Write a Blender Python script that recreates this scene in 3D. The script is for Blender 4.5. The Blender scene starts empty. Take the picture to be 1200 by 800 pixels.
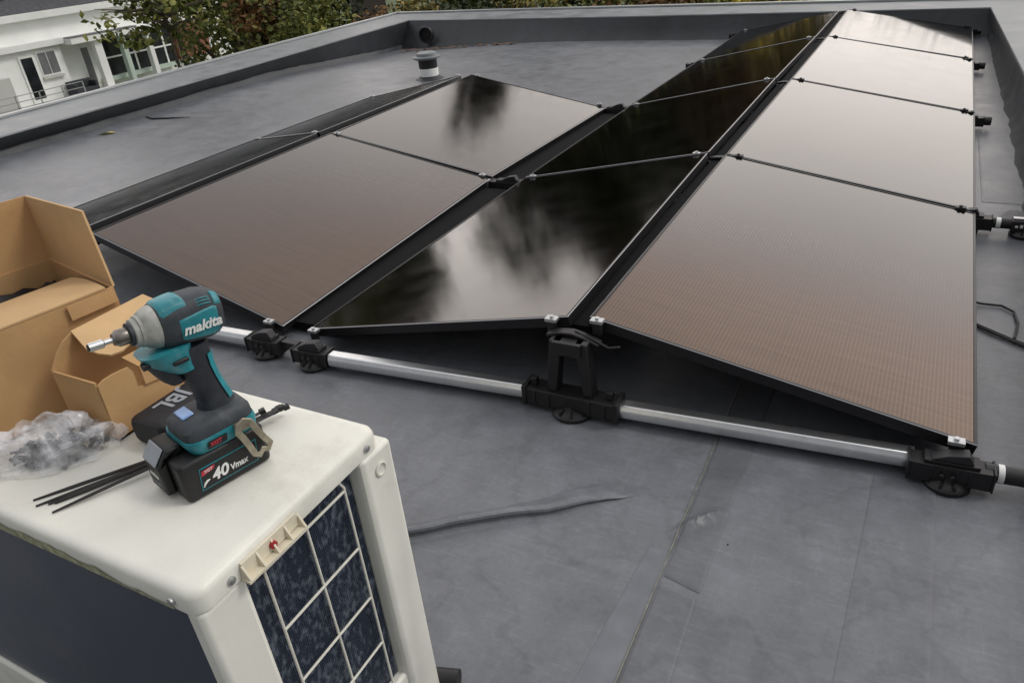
import bpy, bmesh, math, random
from mathutils import Vector, Matrix, noise
R = math.radians
rnd = random.Random(7)
scene = bpy.context.scene
COL = scene.collection
V = Vector

# ------------------------------------------------------------------ helpers
class MB:
    """collects geometry, then links it as ONE mesh object"""
    def __init__(s): s.v = []; s.f = []; s.m = []; s.uv = {}
    def quadpts(s, pts, mi=0, uv=None):
        b = len(s.v); s.v += [tuple(p) for p in pts]
        s.f.append(tuple(range(b, b + len(pts)))); s.m.append(mi)
        if uv: s.uv[len(s.f) - 1] = uv
    def raw(s, verts, faces, mi=0):
        b = len(s.v); s.v += [tuple(p) for p in verts]
        for f in faces: s.f.append(tuple(i + b for i in f)); s.m.append(mi)
    def box(s, x0, x1, y0, y1, z0, z1, mi=0, mat=None):
        vs = [V((x, y, z)) for z in (z0, z1) for y in (y0, y1) for x in (x0, x1)]
        if mat is not None: vs = [mat @ v for v in vs]
        s.raw(vs, [(0, 2, 3, 1), (4, 5, 7, 6), (0, 1, 5, 4), (2, 6, 7, 3), (0, 4, 6, 2), (1, 3, 7, 5)], mi)
    def prism(s, pts, off, mi=0):
        """polygon extruded by the vector off"""
        n = len(pts); pts = [V(p) for p in pts]; off = V(off)
        s.raw(pts + [p + off for p in pts],
              [tuple(range(n - 1, -1, -1)), tuple(range(n, 2 * n))] + [(i, (i + 1) % n, n + (i + 1) % n, n + i) for i in range(n)], mi)
    def rings(s, rings, mi=0, cap=True):
        n = len(rings[0]); vs = [p for r in rings for p in r]; fs = []
        for k in range(len(rings) - 1):
            for i in range(n):
                j = (i + 1) % n
                fs.append((k * n + i, k * n + j, (k + 1) * n + j, (k + 1) * n + i))
        if cap:
            fs.append(tuple(range(n - 1, -1, -1))); fs.append(tuple((len(rings) - 1) * n + i for i in range(n)))
        s.raw(vs, fs, mi)
    def tube(s, pts, rad, n=12, mi=0, cap=True):
        pts = [V(p) for p in pts]; rs = rad if isinstance(rad, (list, tuple)) else [rad] * len(pts)
        out = []; up = None
        for i, p in enumerate(pts):
            t = (pts[min(i + 1, len(pts) - 1)] - pts[max(i - 1, 0)]).normalized()
            if up is None: up = t.orthogonal().normalized()
            a = (up - t * up.dot(t))
            a = a.normalized() if a.length > 1e-6 else t.orthogonal().normalized()
            up = a; b = t.cross(a)
            out.append([p + (a * math.cos(2 * math.pi * k / n) + b * math.sin(2 * math.pi * k / n)) * rs[i] for k in range(n)])
        s.rings(out, mi, cap)
    def lathe(s, prof, c, axis=(0, 0, 1), n=24, mi=0):
        """prof: (radius, height) pairs"""
        ax = V(axis).normalized(); a = ax.orthogonal().normalized(); b = ax.cross(a); c = V(c)
        s.rings([[c + ax * h + (a * math.cos(2 * math.pi * k / n) + b * math.sin(2 * math.pi * k / n)) * max(r, 1e-5) for k in range(n)] for r, h in prof], mi)
    def build(s, name, mats, parent=None, smooth=False, bevel=0, seg=2, angle=35):
        me = bpy.data.meshes.new(name); me.from_pydata(s.v, [], s.f)
        mats = mats if isinstance(mats, (list, tuple)) else [mats]
        for m in mats: me.materials.append(m)
        for p, mi in zip(me.polygons, s.m): p.material_index = mi
        if s.uv:
            ul = me.uv_layers.new(name='UVMap')
            for fi, uv in s.uv.items():
                for k, li in enumerate(me.polygons[fi].loop_indices): ul.data[li].uv = uv[k]
        bm = bmesh.new(); bm.from_mesh(me)
        if not s.uv: bmesh.ops.remove_doubles(bm, verts=bm.verts, dist=1e-6)
        bmesh.ops.recalc_face_normals(bm, faces=bm.faces)
        bm.to_mesh(me); bm.free()
        o = bpy.data.objects.new(name, me); COL.objects.link(o)
        if parent: o.parent = parent
        if smooth or bevel:
            for p in me.polygons: p.use_smooth = True
        if bevel:
            md = o.modifiers.new('bevel', 'BEVEL'); md.width = bevel; md.segments = seg; md.limit_method = 'ANGLE'; md.angle_limit = R(angle)
        if smooth or bevel:
            try: me.set_sharp_from_angle(angle=R(40 if not bevel else 60))
            except Exception: pass
        return o

def empty(name, loc=(0, 0, 0)):
    o = bpy.data.objects.new(name, None); COL.objects.link(o); o.location = loc; o.empty_display_size = .05
    return o
def tag(o, label=None, cat=None, group=None, kind=None):
    if label: o['label'] = label
    if cat: o['category'] = cat
    if group: o['group'] = group
    if kind: o['kind'] = kind
    return o
def keep(o, root):
    """geometry was made in world space: parent it and keep it where it is"""
    o.parent = root; o.matrix_parent_inverse = Matrix.Translation(root.location).inverted()
    return o

# ------------------------------------------------------------------ materials
def mat(name, base, rough=.6, metal=0, spec=.5, var=0., vscale=20, bump=0, bscale=60, coat=0, coatr=.05, dirt=None, dscale=6, damt=.4, rvar=0, vcoord='Object'):
    m = bpy.data.materials.new(name); m.use_nodes = True
    nt = m.node_tree; N = nt.nodes; L = nt.links; b = N['Principled BSDF']
    b.inputs['Roughness'].default_value = rough; b.inputs['Metallic'].default_value = metal
    b.inputs['Specular IOR Level'].default_value = spec
    b.inputs['Coat Weight'].default_value = coat; b.inputs['Coat Roughness'].default_value = coatr
    col = (*base, 1); b.inputs['Base Color'].default_value = col
    tc = N.new('ShaderNodeTexCoord'); sock = None
    if var:
        nz = N.new('ShaderNodeTexNoise'); nz.inputs['Scale'].default_value = vscale; nz.inputs['Detail'].default_value = 6
        L.new(tc.outputs[vcoord], nz.inputs['Vector'])
        mr = N.new('ShaderNodeMapRange'); mr.inputs[1].default_value = .3; mr.inputs[2].default_value = .7
        mr.inputs[3].default_value = 1 - var; mr.inputs[4].default_value = 1 + var; L.new(nz.outputs['Fac'], mr.inputs[0])
        mx = N.new('ShaderNodeVectorMath'); mx.operation = 'SCALE'; mx.inputs[0].default_value = base; L.new(mr.outputs[0], mx.inputs['Scale'])
        sock = mx.outputs[0]
        if rvar:
            m2 = N.new('ShaderNodeMapRange'); m2.inputs[1].default_value = .3; m2.inputs[2].default_value = .7
            m2.inputs[3].default_value = rough - rvar; m2.inputs[4].default_value = rough + rvar
            L.new(nz.outputs['Fac'], m2.inputs[0]); L.new(m2.outputs[0], b.inputs['Roughness'])
    if dirt:
        nz = N.new('ShaderNodeTexNoise'); nz.inputs['Scale'].default_value = dscale; nz.inputs['Detail'].default_value = 8; nz.inputs['Roughness'].default_value = .7
        L.new(tc.outputs[vcoord], nz.inputs['Vector'])
        cr = N.new('ShaderNodeMapRange'); cr.inputs[1].default_value = .52; cr.inputs[2].default_value = .72; cr.inputs[3].default_value = 0; cr.inputs[4].default_value = damt
        L.new(nz.outputs['Fac'], cr.inputs[0])
        mx = N.new('ShaderNodeMix'); mx.data_type = 'RGBA'; L.new(cr.outputs[0], mx.inputs['Factor'])
        if sock: L.new(sock, mx.inputs['A'])
        else: mx.inputs['A'].default_value = col
        mx.inputs['B'].default_value = (*dirt, 1); sock = mx.outputs['Result']
    if sock: L.new(sock, b.inputs['Base Color'])
    if bump:
        nz = N.new('ShaderNodeTexNoise'); nz.inputs['Scale'].default_value = bscale; nz.inputs['Detail'].default_value = 5
        L.new(tc.outputs[vcoord], nz.inputs['Vector'])
        bp = N.new('ShaderNodeBump'); bp.inputs['Strength'].default_value = bump; bp.inputs['Distance'].default_value = .01
        L.new(nz.outputs['Fac'], bp.inputs['Height']); L.new(bp.outputs[0], b.inputs['Normal'])
    return m

def roof_mat(name, base):
    """weathered EPDM sheet: chalky blotches, faint scuffs, semi-gloss"""
    m = bpy.data.materials.new(name); m.use_nodes = True
    nt = m.node_tree; N = nt.nodes; L = nt.links; b = N['Principled BSDF']
    tc = N.new('ShaderNodeTexCoord')
    def noi(scale, det, rough=.6, stretch=None):
        n = N.new('ShaderNodeTexNoise'); n.inputs['Scale'].default_value = scale; n.inputs['Detail'].default_value = det; n.inputs['Roughness'].default_value = rough
        if stretch:
            mp = N.new('ShaderNodeMapping'); mp.inputs['Scale'].default_value = stretch; mp.inputs['Rotation'].default_value = (0, 0, R(14)); L.new(tc.outputs['Object'], mp.inputs[0]); L.new(mp.outputs[0], n.inputs['Vector'])
        else: L.new(tc.outputs['Object'], n.inputs['Vector'])
        return n.outputs['Fac']
    def rng(s, a, b_, c, d):
        r = N.new('ShaderNodeMapRange'); r.inputs[1].default_value = a; r.inputs[2].default_value = b_; r.inputs[3].default_value = c; r.inputs[4].default_value = d; L.new(s, r.inputs[0]); return r.outputs[0]
    def mul(a, c):
        x = N.new('ShaderNodeMath'); x.operation = 'MULTIPLY'; L.new(a, x.inputs[0]); L.new(c, x.inputs[1]); return x.outputs[0]
    big = noi(1.1, 6, .6); mid = noi(6, 8, .68); fine = noi(70, 4, .7); scuff = noi(8, 7, .72, (1, 10, 1)); scuff2 = noi(5, 7, .75, (9, 1, 1)); ring = noi(2.1, 7, .55)
    def ab(a):
        x = N.new('ShaderNodeMath'); x.operation = 'SUBTRACT'; L.new(a, x.inputs[0]); x.inputs[1].default_value = .5
        y = N.new('ShaderNodeMath'); y.operation = 'ABSOLUTE'; L.new(x.outputs[0], y.inputs[0]); return y.outputs[0]
    f = mul(mul(rng(big, .32, .68, .80, 1.20), rng(mid, .3, .72, .80, 1.20)), mul(rng(fine, .3, .7, .92, 1.08), mul(rng(scuff, .52, .78, 1, 1.32), rng(scuff2, .55, .8, 1, 1.25))))
    f = mul(f, rng(ab(ring), 0, .022, .86, 1))          # dried puddle rims
    vm = N.new('ShaderNodeVectorMath'); vm.operation = 'SCALE'; vm.inputs[0].default_value = base; L.new(f, vm.inputs['Scale'])
    L.new(vm.outputs[0], b.inputs['Base Color'])
    L.new(rng(mid, .3, .7, .34, .52), b.inputs['Roughness'])
    b.inputs['Specular IOR Level'].default_value = .5
    bp = N.new('ShaderNodeBump'); bp.inputs['Strength'].default_value = .35; bp.inputs['Distance'].default_value = .006
    L.new(mid, bp.inputs['Height'])
    bp2 = N.new('ShaderNodeBump'); bp2.inputs['Strength'].default_value = .15; bp2.inputs['Distance'].default_value = .002
    L.new(fine, bp2.inputs['Height']); L.new(bp.outputs[0], bp2.inputs['Normal']); L.new(bp2.outputs[0], b.inputs['Normal'])
    return m

def glass_cell_mat():
    """mono cells under a glossy front glass; fine contact wires along the long side (UV in metres)"""
    m = bpy.data.materials.new('solar_cells'); m.use_nodes = True
    nt = m.node_tree; N = nt.nodes; L = nt.links; b = N['Principled BSDF']
    uv = N.new('ShaderNodeUVMap'); sp = N.new('ShaderNodeSeparateXYZ'); L.new(uv.outputs[0], sp.inputs[0])
    def M(op, a, c=None):
        x = N.new('ShaderNodeMath'); x.operation = op
        for i, q in enumerate((a, c)):
            if q is None: continue
            if isinstance(q, (int, float)): x.inputs[i].default_value = q
            else: L.new(q, x.inputs[i])
        return x.outputs[0]
    line = M('POWER', M('ADD', M('MULTIPLY', M('SINE', M('MULTIPLY', sp.outputs['X'], 2 * math.pi / .0118)), .5), .5), 3.)      # wires
    cu = M('LESS_THAN', M('FRACT', M('DIVIDE', sp.outputs['X'], .1855)), .016)
    cv = M('LESS_THAN', M('FRACT', M('DIVIDE', sp.outputs['Y'], .0935)), .022)
    gap = M('MAXIMUM', cu, cv)
    nz = N.new('ShaderNodeTexNoise'); nz.inputs['Scale'].default_value = 5; nz.inputs['Detail'].default_value = 4; L.new(uv.outputs[0], nz.inputs['Vector'])
    mp = N.new('ShaderNodeMapping'); mp.inputs['Scale'].default_value = (3, 60, 1); L.new(uv.outputs[0], mp.inputs[0])
    n2 = N.new('ShaderNodeTexNoise'); n2.inputs['Scale'].default_value = 1; n2.inputs['Detail'].default_value = 5; L.new(mp.outputs[0], n2.inputs['Vector'])
    rp = N.new('ShaderNodeMapRange'); rp.inputs[1].default_value = .3; rp.inputs[2].default_value = .7; rp.inputs[3].default_value = .88; rp.inputs[4].default_value = 1.12; L.new(n2.outputs['Fac'], rp.inputs[0])
    a = N.new('ShaderNodeMix'); a.data_type = 'RGBA'; a.inputs['A'].default_value = (.100, .064, .043, 1); a.inputs['B'].default_value = (.138, .095, .066, 1); L.new(line, a.inputs['Factor'])
    g = N.new('ShaderNodeMix'); g.data_type = 'RGBA'; L.new(M('MULTIPLY', gap, .22), g.inputs['Factor']); L.new(a.outputs['Result'], g.inputs['A']); g.inputs['B'].default_value = (.022, .016, .016, 1)
    sc = N.new('ShaderNodeVectorMath'); sc.operation = 'SCALE'; L.new(g.outputs['Result'], sc.inputs[0]); L.new(rp.outputs[0], sc.inputs['Scale'])
    # the cover glass lets less light in and out of the cells the flatter it meets it
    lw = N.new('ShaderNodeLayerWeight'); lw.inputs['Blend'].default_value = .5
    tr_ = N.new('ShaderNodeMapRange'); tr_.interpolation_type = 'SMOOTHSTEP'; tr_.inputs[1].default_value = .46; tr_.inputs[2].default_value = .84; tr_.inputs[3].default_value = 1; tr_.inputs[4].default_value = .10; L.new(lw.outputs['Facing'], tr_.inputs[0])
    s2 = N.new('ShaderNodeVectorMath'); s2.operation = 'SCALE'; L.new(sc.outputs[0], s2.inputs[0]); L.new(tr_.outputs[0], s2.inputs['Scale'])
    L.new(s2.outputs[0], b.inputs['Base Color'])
    b.inputs['Metallic'].default_value = 1; b.inputs['Roughness'].default_value = .25; b.inputs['Specular Tint'].default_value = (.1, .075, .06, 1)
    b.inputs['Coat Weight'].default_value = 1; b.inputs['Coat IOR'].default_value = 1.5
    cr = N.new('ShaderNodeMapRange'); cr.inputs[1].default_value = .3; cr.inputs[2].default_value = .7; cr.inputs[3].default_value = .075; cr.inputs[4].default_value = .125; L.new(nz.outputs['Fac'], cr.inputs[0])
    L.new(cr.outputs[0], b.inputs['Coat Roughness'])
    return m

def leaf_mat(name, c1, c2, c3):
    m = bpy.data.materials.new(name); m.use_nodes = True
    nt = m.node_tree; N = nt.nodes; L = nt.links; b = N['Principled BSDF']
    g = N.new('ShaderNodeNewGeometry'); cr = N.new('ShaderNodeValToRGB')
    cr.color_ramp.elements[0].color = (*c1, 1); cr.color_ramp.elements[1].color = (*c3, 1)
    e = cr.color_ramp.elements.new(.5); e.color = (*c2, 1)
    L.new(g.outputs['Random Per Island'], cr.inputs[0])
    tc = N.new('ShaderNodeTexCoord'); nz = N.new('ShaderNodeTexNoise'); nz.inputs['Scale'].default_value = .9; L.new(tc.outputs['Object'], nz.inputs['Vector'])
    mr = N.new('ShaderNodeMapRange'); mr.inputs[1].default_value = .35; mr.inputs[2].default_value = .65; mr.inputs[3].default_value = .6; mr.inputs[4].default_value = 1.35; L.new(nz.outputs['Fac'], mr.inputs[0])
    sc = N.new('ShaderNodeVectorMath'); sc.operation = 'SCALE'; L.new(cr.outputs[0], sc.inputs[0]); L.new(mr.outputs[0], sc.inputs['Scale'])
    L.new(sc.outputs[0], b.inputs['Base Color']); b.inputs['Roughness'].default_value = .6; b.inputs['Specular IOR Level'].default_value = .25
    return m

def coil_mat():
    m = mat('coil_fins', (.018, .024, .042), .45, .3)
    nt = m.node_tree; N = nt.nodes; L = nt.links; b = N['Principled BSDF']; tc = N.new('ShaderNodeTexCoord')
    mp = N.new('ShaderNodeMapping'); mp.inputs['Scale'].default_value = (1, 1, .55); L.new(tc.outputs['Object'], mp.inputs[0])
    nz = N.new('ShaderNodeTexNoise'); nz.inputs['Scale'].default_value = 110; nz.inputs['Detail'].default_value = 4; L.new(mp.outputs[0], nz.inputs['Vector'])
    n2 = N.new('ShaderNodeTexNoise'); n2.inputs['Scale'].default_value = 14; n2.inputs['Detail'].default_value = 2; L.new(tc.outputs['Object'], n2.inputs['Vector'])
    ad = N.new('ShaderNodeMath'); ad.operation = 'MULTIPLY_ADD'; ad.inputs[1].default_value = .45; L.new(n2.outputs['Fac'], ad.inputs[0]); L.new(nz.outputs['Fac'], ad.inputs[2])
    mr = N.new('ShaderNodeMapRange'); mr.inputs[1].default_value = .70; mr.inputs[2].default_value = 1.0; mr.inputs[3].default_value = 0; mr.inputs[4].default_value = .55; L.new(ad.outputs[0], mr.inputs[0])
    wv = N.new('ShaderNodeTexWave'); wv.inputs['Scale'].default_value = 90; wv.bands_direction = 'Y'; L.new(tc.outputs['Object'], wv.inputs['Vector'])
    mx = N.new('ShaderNodeMix'); mx.data_type = 'RGBA'; L.new(mr.outputs[0], mx.inputs['Factor']); mx.inputs['A'].default_value = (.018, .027, .050, 1); mx.inputs['B'].default_value = (.30, .35, .42, 1)
    L.new(mx.outputs['Result'], b.inputs['Base Color'])
    bp = N.new('ShaderNodeBump'); bp.inputs['Strength'].default_value = .5; bp.inputs['Distance'].default_value = .002; L.new(wv.outputs['Fac'], bp.inputs['Height']); L.new(bp.outputs[0], b.inputs['Normal'])
    return m

def plastic_film_mat():
    m = bpy.data.materials.new('clear_film'); m.use_nodes = True
    nt = m.node_tree; N = nt.nodes; L = nt.links; b = N['Principled BSDF']
    b.inputs['Base Color'].default_value = (.9, .91, .95, 1); b.inputs['Roughness'].default_value = .14
    tr = N.new('ShaderNodeBsdfTransparent'); mx = N.new('ShaderNodeMixShader'); out = N['Material Output']
    tc = N.new('ShaderNodeTexCoord'); nz = N.new('ShaderNodeTexNoise'); nz.inputs['Scale'].default_value = 32; nz.inputs['Detail'].default_value = 6; L.new(tc.outputs['Object'], nz.inputs['Vector'])
    mr = N.new('ShaderNodeMapRange'); mr.inputs[1].default_value = .38; mr.inputs[2].default_value = .68; mr.inputs[3].default_value = .10; mr.inputs[4].default_value = .62; L.new(nz.outputs['Fac'], mr.inputs[0])
    L.new(mr.outputs[0], mx.inputs[0]); L.new(tr.outputs[0], mx.inputs[1]); L.new(b.outputs[0], mx.inputs[2]); L.new(mx.outputs[0], out.inputs['Surface'])
    return m

M = dict(
    roof=roof_mat('roof_membrane', (.134, .141, .156)),
    seam=roof_mat('membrane_strip', (.106, .112, .124)),
    patch=roof_mat('membrane_patch', (.124, .131, .146)),
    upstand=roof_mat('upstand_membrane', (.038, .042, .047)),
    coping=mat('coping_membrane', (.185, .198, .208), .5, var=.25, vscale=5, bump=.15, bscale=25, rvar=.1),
    trim=mat('coping_trim', (.42, .44, .44), .4, .4, var=.1, vscale=3),
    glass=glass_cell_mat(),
    frame=mat('black_frame', (.02, .02, .022), .4, .5, var=.1, vscale=30),
    lip=mat('frame_edge_glint', (.34, .34, .35), .35, .9),  # sky glint along the black frame edges, put into a paler colour
    back=mat('back_sheet', (.008, .008, .009), .7),
    bplast=mat('black_plastic', (.008, .008, .009), .5, var=.25, vscale=60),
    matte=mat('matte_black', (.006, .006, .007), .85, spec=.12),
    bplast2=mat('dark_plastic', (.016, .016, .018), .5, var=.2, vscale=40),
    alu=mat('aluminium', (.72, .73, .74), .3, .95, var=.06, vscale=30),
    alu2=mat('dull_aluminium', (.52, .53, .54), .42, .9, var=.1, vscale=50),
    cream=mat('cream_paint', (.755, .745, .675), .42, var=.06, vscale=9, dirt=(.47, .45, .37), dscale=7, damt=.5, bump=.03, bscale=160),
    cream2=mat('aged_cream_plastic', (.70, .64, .50), .45, var=.08, vscale=40),
    navy=mat('navy_panel', (.034, .046, .07), .32, .2, var=.25, vscale=5, dirt=(.10, .11, .13), dscale=150, damt=.25, rvar=.08),
    moss=mat('mossy_dirt', (.36, .36, .23), .9, var=.45, vscale=70, dirt=(.14, .15, .07), dscale=45, damt=.8),
    coil=coil_mat(),
    wire=mat('white_wire', (.68, .66, .58), .4, var=.08, vscale=90),
    red=mat('red_dot', (.35, .02, .02), .5),
    screw=mat('screw_steel', (.5, .5, .5), .35, .9),
    card=mat('cardboard', (.53, .325, .155), .8, spec=.2, var=.09, vscale=11, bump=.08, bscale=90),
    cardin=mat('cardboard_inside', (.42, .27, .145), .85, spec=.15, var=.08, vscale=14),
    cardlit=mat('cardboard_lit', (.60, .40, .21), .8, spec=.2, var=.07, vscale=12, bump=.06, bscale=70),  # lighter copy of the cardboard: light on the flaps put into the colour
    rubber=mat('grey_rubber', (.035, .042, .05), .62, var=.3, vscale=45, dirt=(.13, .14, .145), dscale=28, damt=.55),
    rubber2=mat('handle_rubber', (.02, .024, .033), .55, var=.25, vscale=60, dirt=(.07, .075, .085), dscale=30, damt=.4),
    teal=mat('teal_housing', (.018, .21, .25), .42, var=.22, vscale=40, dirt=(.16, .32, .36), dscale=60, damt=.6),
    nose=mat('worn_nose_metal', (.40, .40, .37), .6, .25, var=.25, vscale=60, dirt=(.2, .19, .17), dscale=70, damt=.6, bump=.1, bscale=150),
    steel=mat('dark_steel', (.22, .2, .18), .38, .9, var=.25, vscale=80),
    socket=mat('bright_steel', (.62, .63, .63), .3, .95),
    white=mat('white_print', (.78, .78, .76), .5),
    redlab=mat('red_print', (.45, .03, .05), .5),
    grbtn=mat('grey_button', (.30, .32, .35), .5, var=.1, vscale=60),
    blue=mat('blue_display', (.22, .38, .72), .18, coat=.6),
    hook=mat('worn_hook_metal', (.40, .36, .28), .42, .8, var=.25, vscale=90),
    film=plastic_film_mat(),
    haus=mat('white_render', (.86, .87, .84), .8, var=.05, vscale=1.2),
    haus2=mat('pale_grey_render', (.56, .56, .53), .8, var=.05, vscale=1.2),
    hglass=mat('house_glass', (.02, .023, .026), .12, var=.5, vscale=1.6),
    shut=mat('grey_blind', (.16, .16, .17), .5, var=.2, vscale=3),
    slate=mat('slate_roof', (.055, .057, .065), .6, var=.3, vscale=6),
    brick=mat('brown_brick', (.22, .085, .05), .8, var=.25, vscale=4),
    pgreen=mat('pale_green_frame', (.50, .60, .52), .5),
    bark=mat('bark', (.085, .065, .05), .9, var=.3, vscale=6, bump=.4, bscale=12),
    shed=mat('shed_cladding', (.12, .10, .092), .8, var=.12, vscale=2),
    grass=mat('lawn', (.05, .075, .025), .95, var=.4, vscale=.6),
    furn=mat('dark_wicker', (.03, .032, .04), .7),
    ygreen=mat('dry_leaf', (.42, .38, .12), .7),
    twig=mat('twig_bark', (.03, .026, .024), .8),
    black=mat('pure_black_fabric', (.01, .01, .013), .6, var=.3, vscale=60),
    litter=mat('leaf_litter', (.16, .085, .05), .9, var=.5, vscale=40),
)
LEAF = dict(
    green=leaf_mat('leaves_green', (.055, .075, .018), (.14, .16, .04), (.31, .29, .085)),
    pine=leaf_mat('leaves_dark', (.018, .028, .012), (.036, .052, .02), (.075, .09, .03)),
    copper=leaf_mat('leaves_copper', (.07, .04, .018), (.17, .09, .036), (.30, .18, .07)),
    yellow=leaf_mat('leaves_yellow', (.12, .10, .02), (.34, .25, .04), (.62, .46, .06)),
    olive=leaf_mat('leaves_olive', (.08, .075, .022), (.21, .18, .055), (.40, .31, .10)),
)

# ------------------------------------------------------------------ camera
CAM = V((.85384, -1.88530, 1.40809)); yaw, pit, rol = R(-30.11543), R(29.45371), R(-5.69172)
F = V((math.sin(yaw) * math.cos(pit), math.cos(yaw) * math.cos(pit), -math.sin(pit)))
R0 = V((math.cos(yaw), -math.sin(yaw), 0)); U0 = R0.cross(F)
RT = R0 * math.cos(rol) + U0 * math.sin(rol); UP = -R0 * math.sin(rol) + U0 * math.cos(rol)
cd = bpy.data.cameras.new('camera'); cam = bpy.data.objects.new('camera', cd); COL.objects.link(cam)
cam.matrix_world = Matrix(((RT.x, UP.x, -F.x, CAM.x), (RT.y, UP.y, -F.y, CAM.y), (RT.z, UP.z, -F.z, CAM.z), (0, 0, 0, 1)))
cd.sensor_width = 36; cd.lens = 872.168 / 1200 * 36; cd.clip_start = .02; cd.clip_end = 2000
scene.camera = cam

# ------------------------------------------------------------------ light
SUN_AZ, SUN_EL = 62, 48          # azimuth from +Y towards +X
w = bpy.data.worlds.new('World'); scene.world = w; w.use_nodes = True
nt = w.node_tree; N = nt.nodes; L = nt.links; bg = N['Background']; bg.inputs['Strength'].default_value = .1
sky = N.new('ShaderNodeTexSky'); sky.sky_type = 'NISHITA'; sky.sun_disc = False
sky.sun_elevation = R(SUN_EL); sky.sun_rotation = R(SUN_AZ)
tc = N.new('ShaderNodeTexCoord'); mp = N.new('ShaderNodeMapping'); mp.inputs['Scale'].default_value = (1, 1, 2.2); L.new(tc.outputs['Generated'], mp.inputs[0])
nz = N.new('ShaderNodeTexNoise'); nz.inputs['Scale'].default_value = 1.7; nz.inputs['Detail'].default_value = 7; nz.inputs['Roughness'].default_value = .55; L.new(mp.outputs[0], nz.inputs['Vector'])
cr = N.new('ShaderNodeValToRGB'); cr.color_ramp.elements[0].position = .32; cr.color_ramp.elements[0].color = (6.0, 6.1, 6.4, 1)
cr.color_ramp.elements[1].position = .68; cr.color_ramp.elements[1].color = (9.6, 9.4, 9.2, 1); L.new(nz.outputs['Fac'], cr.inputs[0])
mx = N.new('ShaderNodeMix'); mx.data_type = 'RGBA'; mx.inputs['Factor'].default_value = .86; L.new(sky.outputs[0], mx.inputs['A']); L.new(cr.outputs[0], mx.inputs['B'])
# thinner cloud low in the sky ahead: a brighter band that fades upwards and to the sides
sx_ = N.new('ShaderNodeSeparateXYZ'); L.new(tc.outputs['Generated'], sx_.inputs[0])
def smooth(sock, lo, hi):
    q = N.new('ShaderNodeMapRange'); q.interpolation_type = 'SMOOTHSTEP'; q.inputs[1].default_value = lo; q.inputs[2].default_value = hi; q.inputs[3].default_value = 0; q.inputs[4].default_value = 1; L.new(sock, q.inputs[0]); return q.outputs[0]
inv = N.new('ShaderNodeMath'); inv.operation = 'MULTIPLY'; inv.inputs[1].default_value = -1; L.new(sx_.outputs['Z'], inv.inputs[0])
dp = N.new('ShaderNodeVectorMath'); dp.operation = 'DOT_PRODUCT'; L.new(tc.outputs['Generated'], dp.inputs[0]); dp.inputs[1].default_value = (math.sin(R(-14)), math.cos(R(-14)), 0)
pm = N.new('ShaderNodeMath'); pm.operation = 'MULTIPLY'; L.new(smooth(inv.outputs[0], -.70, -.34), pm.inputs[0]); L.new(smooth(dp.outputs['Value'], .15, .85), pm.inputs[1])
bs = N.new('ShaderNodeVectorMath'); bs.operation = 'SCALE'; bs.inputs[0].default_value = (10.8, 9.4, 8.2); L.new(pm.outputs[0], bs.inputs['Scale'])
ad_ = N.new('ShaderNodeVectorMath'); ad_.operation = 'ADD'; # sky dimmed behind the viewer to deepen the shade under the panels
nb = N.new('ShaderNodeMath'); nb.operation = 'MULTIPLY'; nb.inputs[1].default_value = -1; L.new(dp.outputs['Value'], nb.inputs[0])
nk = N.new('ShaderNodeMath'); nk.operation = 'MULTIPLY_ADD'; nk.inputs[1].default_value = -.62; nk.inputs[2].default_value = 1; L.new(smooth(nb.outputs[0], .05, .8), nk.inputs[0])
bk_ = N.new('ShaderNodeVectorMath'); bk_.operation = 'SCALE'; L.new(mx.outputs['Result'], bk_.inputs[0]); L.new(nk.outputs[0], bk_.inputs['Scale']); L.new(bk_.outputs[0], ad_.inputs[0]); L.new(bs.outputs[0], ad_.inputs[1]); res = ad_.outputs[0]
L.new(res, bg.inputs['Color'])
sd = bpy.data.lights.new('sun', 'SUN'); sd.energy = .9; sd.angle = R(16); sd.color = (1, .96, .9)
so = bpy.data.objects.new('sun', sd); COL.objects.link(so)
sdir = V((math.sin(R(SUN_AZ)) * math.cos(R(SUN_EL)), math.cos(R(SUN_AZ)) * math.cos(R(SUN_EL)), math.sin(R(SUN_EL))))
so.rotation_euler = (-sdir).to_track_quat('-Z', 'Y').to_euler(); so.location = (4, 3, 9)
scene.view_settings.view_transform = 'Standard'; scene.view_settings.look = 'None'; scene.view_settings.gamma = 1; scene.view_settings.exposure = .22

# ------------------------------------------------------------------ setting: ground, roof, parapet
mb = MB(); mb.quadpts([(-400, -400, -10), (400, -400, -10), (400, 400, -10), (-400, 400, -10)])
tag(mb.build('ground', M['grass']), kind='structure')

def sm(a, b, x):
    t = max(0, min(1, (x - a) / (b - a))); return t * t * (3 - 2 * t)
def seg_d(p, a, b):
    ax, ay = a; bx, by = b; dx, dy = bx - ax, by - ay; t = max(0, min(1, ((p[0] - ax) * dx + (p[1] - ay) * dy) / (dx * dx + dy * dy)))
    return math.hypot(p[0] - ax - t * dx, p[1] - ay - t * dy), t
WP = [(-.5, -1.0), (-.34, -.872), (-.2, -.768), (-.034, -.640), (.122, -.532), (.234, -.438), (.304, -.392), (.4, -.33)]
def foldy(x):
    if x <= WP[0][0]: return WP[0][1]
    for k in range(len(WP) - 1):
        if x <= WP[k + 1][0]:
            t = (x - WP[k][0]) / (WP[k + 1][0] - WP[k][0]); p0 = WP[max(k - 1, 0)][1]; p1 = WP[k][1]; p2 = WP[k + 1][1]; p3 = WP[min(k + 2, len(WP) - 1)][1]
            return .5 * (2 * p1 + (p2 - p0) * t + (2 * p0 - 5 * p1 + 4 * p2 - p3) * t * t + (3 * p1 - p0 - 3 * p2 + p3) * t ** 3)
    return WP[-1][1]
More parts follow.
